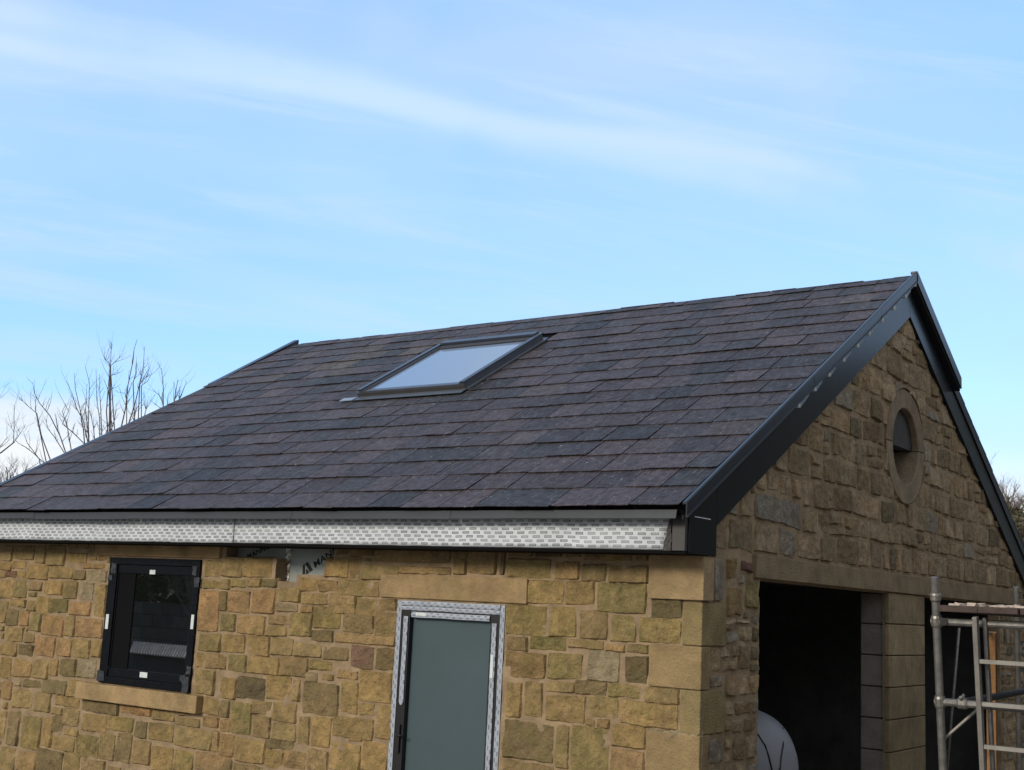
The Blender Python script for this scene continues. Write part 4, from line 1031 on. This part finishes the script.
# long cirrus bands crossing the sky
last = mx.outputs[2]
WV = streak((0, 0, .7), (3, 3, 3), .25, .75, 1, 2, 0)
WN = streak((.7, .3, 0), (5, 5, 5), .2, .75, 1, 4, .5)
def cirrus(p, q_, width, amt, colr, seed):
    global last
    nrm = ray(*p).normalized().cross(ray(*q_).normalized()).normalized()
    al = (ray(*q_) - ray(*p)).normalized()
    wv_ = WV
    dd_ = mth('ABSOLUTE', mth('ADD', vdot(nrm), mth('MULTIPLY', mth('SUBTRACT', wv_, .5), width * .9)), 0)
    core_ = mrange(dd_, 0, width, 1, 0)
    f_ = mth('MULTIPLY', core_, mth('MULTIPLY', WN, amt))
    m_ = N.new('ShaderNodeMix'); m_.data_type = 'RGBA'; L.new(f_, m_.inputs[0]); L.new(last, m_.inputs[6]); m_.inputs[7].default_value = (*colr, 1); last = m_.outputs[2]
cirrus((0, 45), (420, 112), .015, 1.15, (1.5, 1.95, 2.4), .7)
cirrus((0, 62), (560, 150), .06, .5, (1.35, 1.85, 2.4), 1.9)
cirrus((420, 112), (1020, 252), .022, 1.0, (1.4, 1.9, 2.4), 2.6)
cirrus((0, 160), (1020, 330), .07, .5, (1.25, 1.85, 2.4), 2.6)
cirrus((400, 40), (1020, 120), .07, .5, (1.4, 1.75, 2.4), 3.9)
cirrus((0, 250), (400, 330), .03, .35, (1.5, 1.95, 2.3), 5.1)
cirrus((0, 418), (60, 424), .022, 1.5, (2.0, 2.2, 2.4), 6.3)
cirrus((0, 475), (200, 485), .05, 1.3, (2.2, 2.3, 2.4), 7.3)
al0 = (ray(850, 195) - ray(0, 45)).normalized(); n0 = ray(0, 45).normalized().cross(ray(850, 195).normalized()).normalized()
cb = N.new('ShaderNodeCombineXYZ'); L.new(mth('MULTIPLY', vdot(al0), 2.2), cb.inputs[0]); L.new(mth('MULTIPLY', vdot(n0), 24.0), cb.inputs[1])
fs_ = N.new('ShaderNodeTexNoise'); fs_.inputs['Scale'].default_value = 1.0; fs_.inputs['Detail'].default_value = 6; fs_.inputs['Roughness'].default_value = .62; fs_.inputs['Distortion'].default_value = .5
L.new(cb.outputs[0], fs_.inputs['Vector']); ff_ = mrange(fs_.outputs['Fac'], .46, .76, 0, .8)
m_ = N.new('ShaderNodeMix'); m_.data_type = 'RGBA'; L.new(ff_, m_.inputs[0]); L.new(last, m_.inputs[6]); m_.inputs[7].default_value = (1.45, 1.88, 2.4, 1); last = m_.outputs[2]
# white veil added to the unseen sky behind the photographer, neutralising the blue light
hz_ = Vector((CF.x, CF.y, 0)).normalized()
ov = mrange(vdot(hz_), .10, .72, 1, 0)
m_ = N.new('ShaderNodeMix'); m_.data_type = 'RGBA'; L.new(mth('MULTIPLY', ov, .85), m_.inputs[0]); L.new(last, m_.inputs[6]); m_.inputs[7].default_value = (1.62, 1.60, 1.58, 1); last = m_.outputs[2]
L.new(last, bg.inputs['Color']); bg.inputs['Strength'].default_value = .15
sd = bpy.data.lights.new('sun', 'SUN'); sd.energy = .8; sd.angle = R_(14); sd.color = (1, .90, .74)
so = bpy.data.objects.new('sun', sd); C.objects.link(so)
dirv = Vector((math.sin(R_(SUN_AZ)) * math.cos(R_(SUN_EL)), math.cos(R_(SUN_AZ)) * math.cos(R_(SUN_EL)), math.sin(R_(SUN_EL))))
so.rotation_euler = dirv.to_track_quat('Z', 'Y').to_euler()
S.render.engine = 'CYCLES'
S.view_settings.view_transform = 'Standard'; S.view_settings.look = 'None'; S.view_settings.exposure = 1.5; S.view_settings.gamma = 1
S.render.resolution_x = 1024; S.render.resolution_y = 770
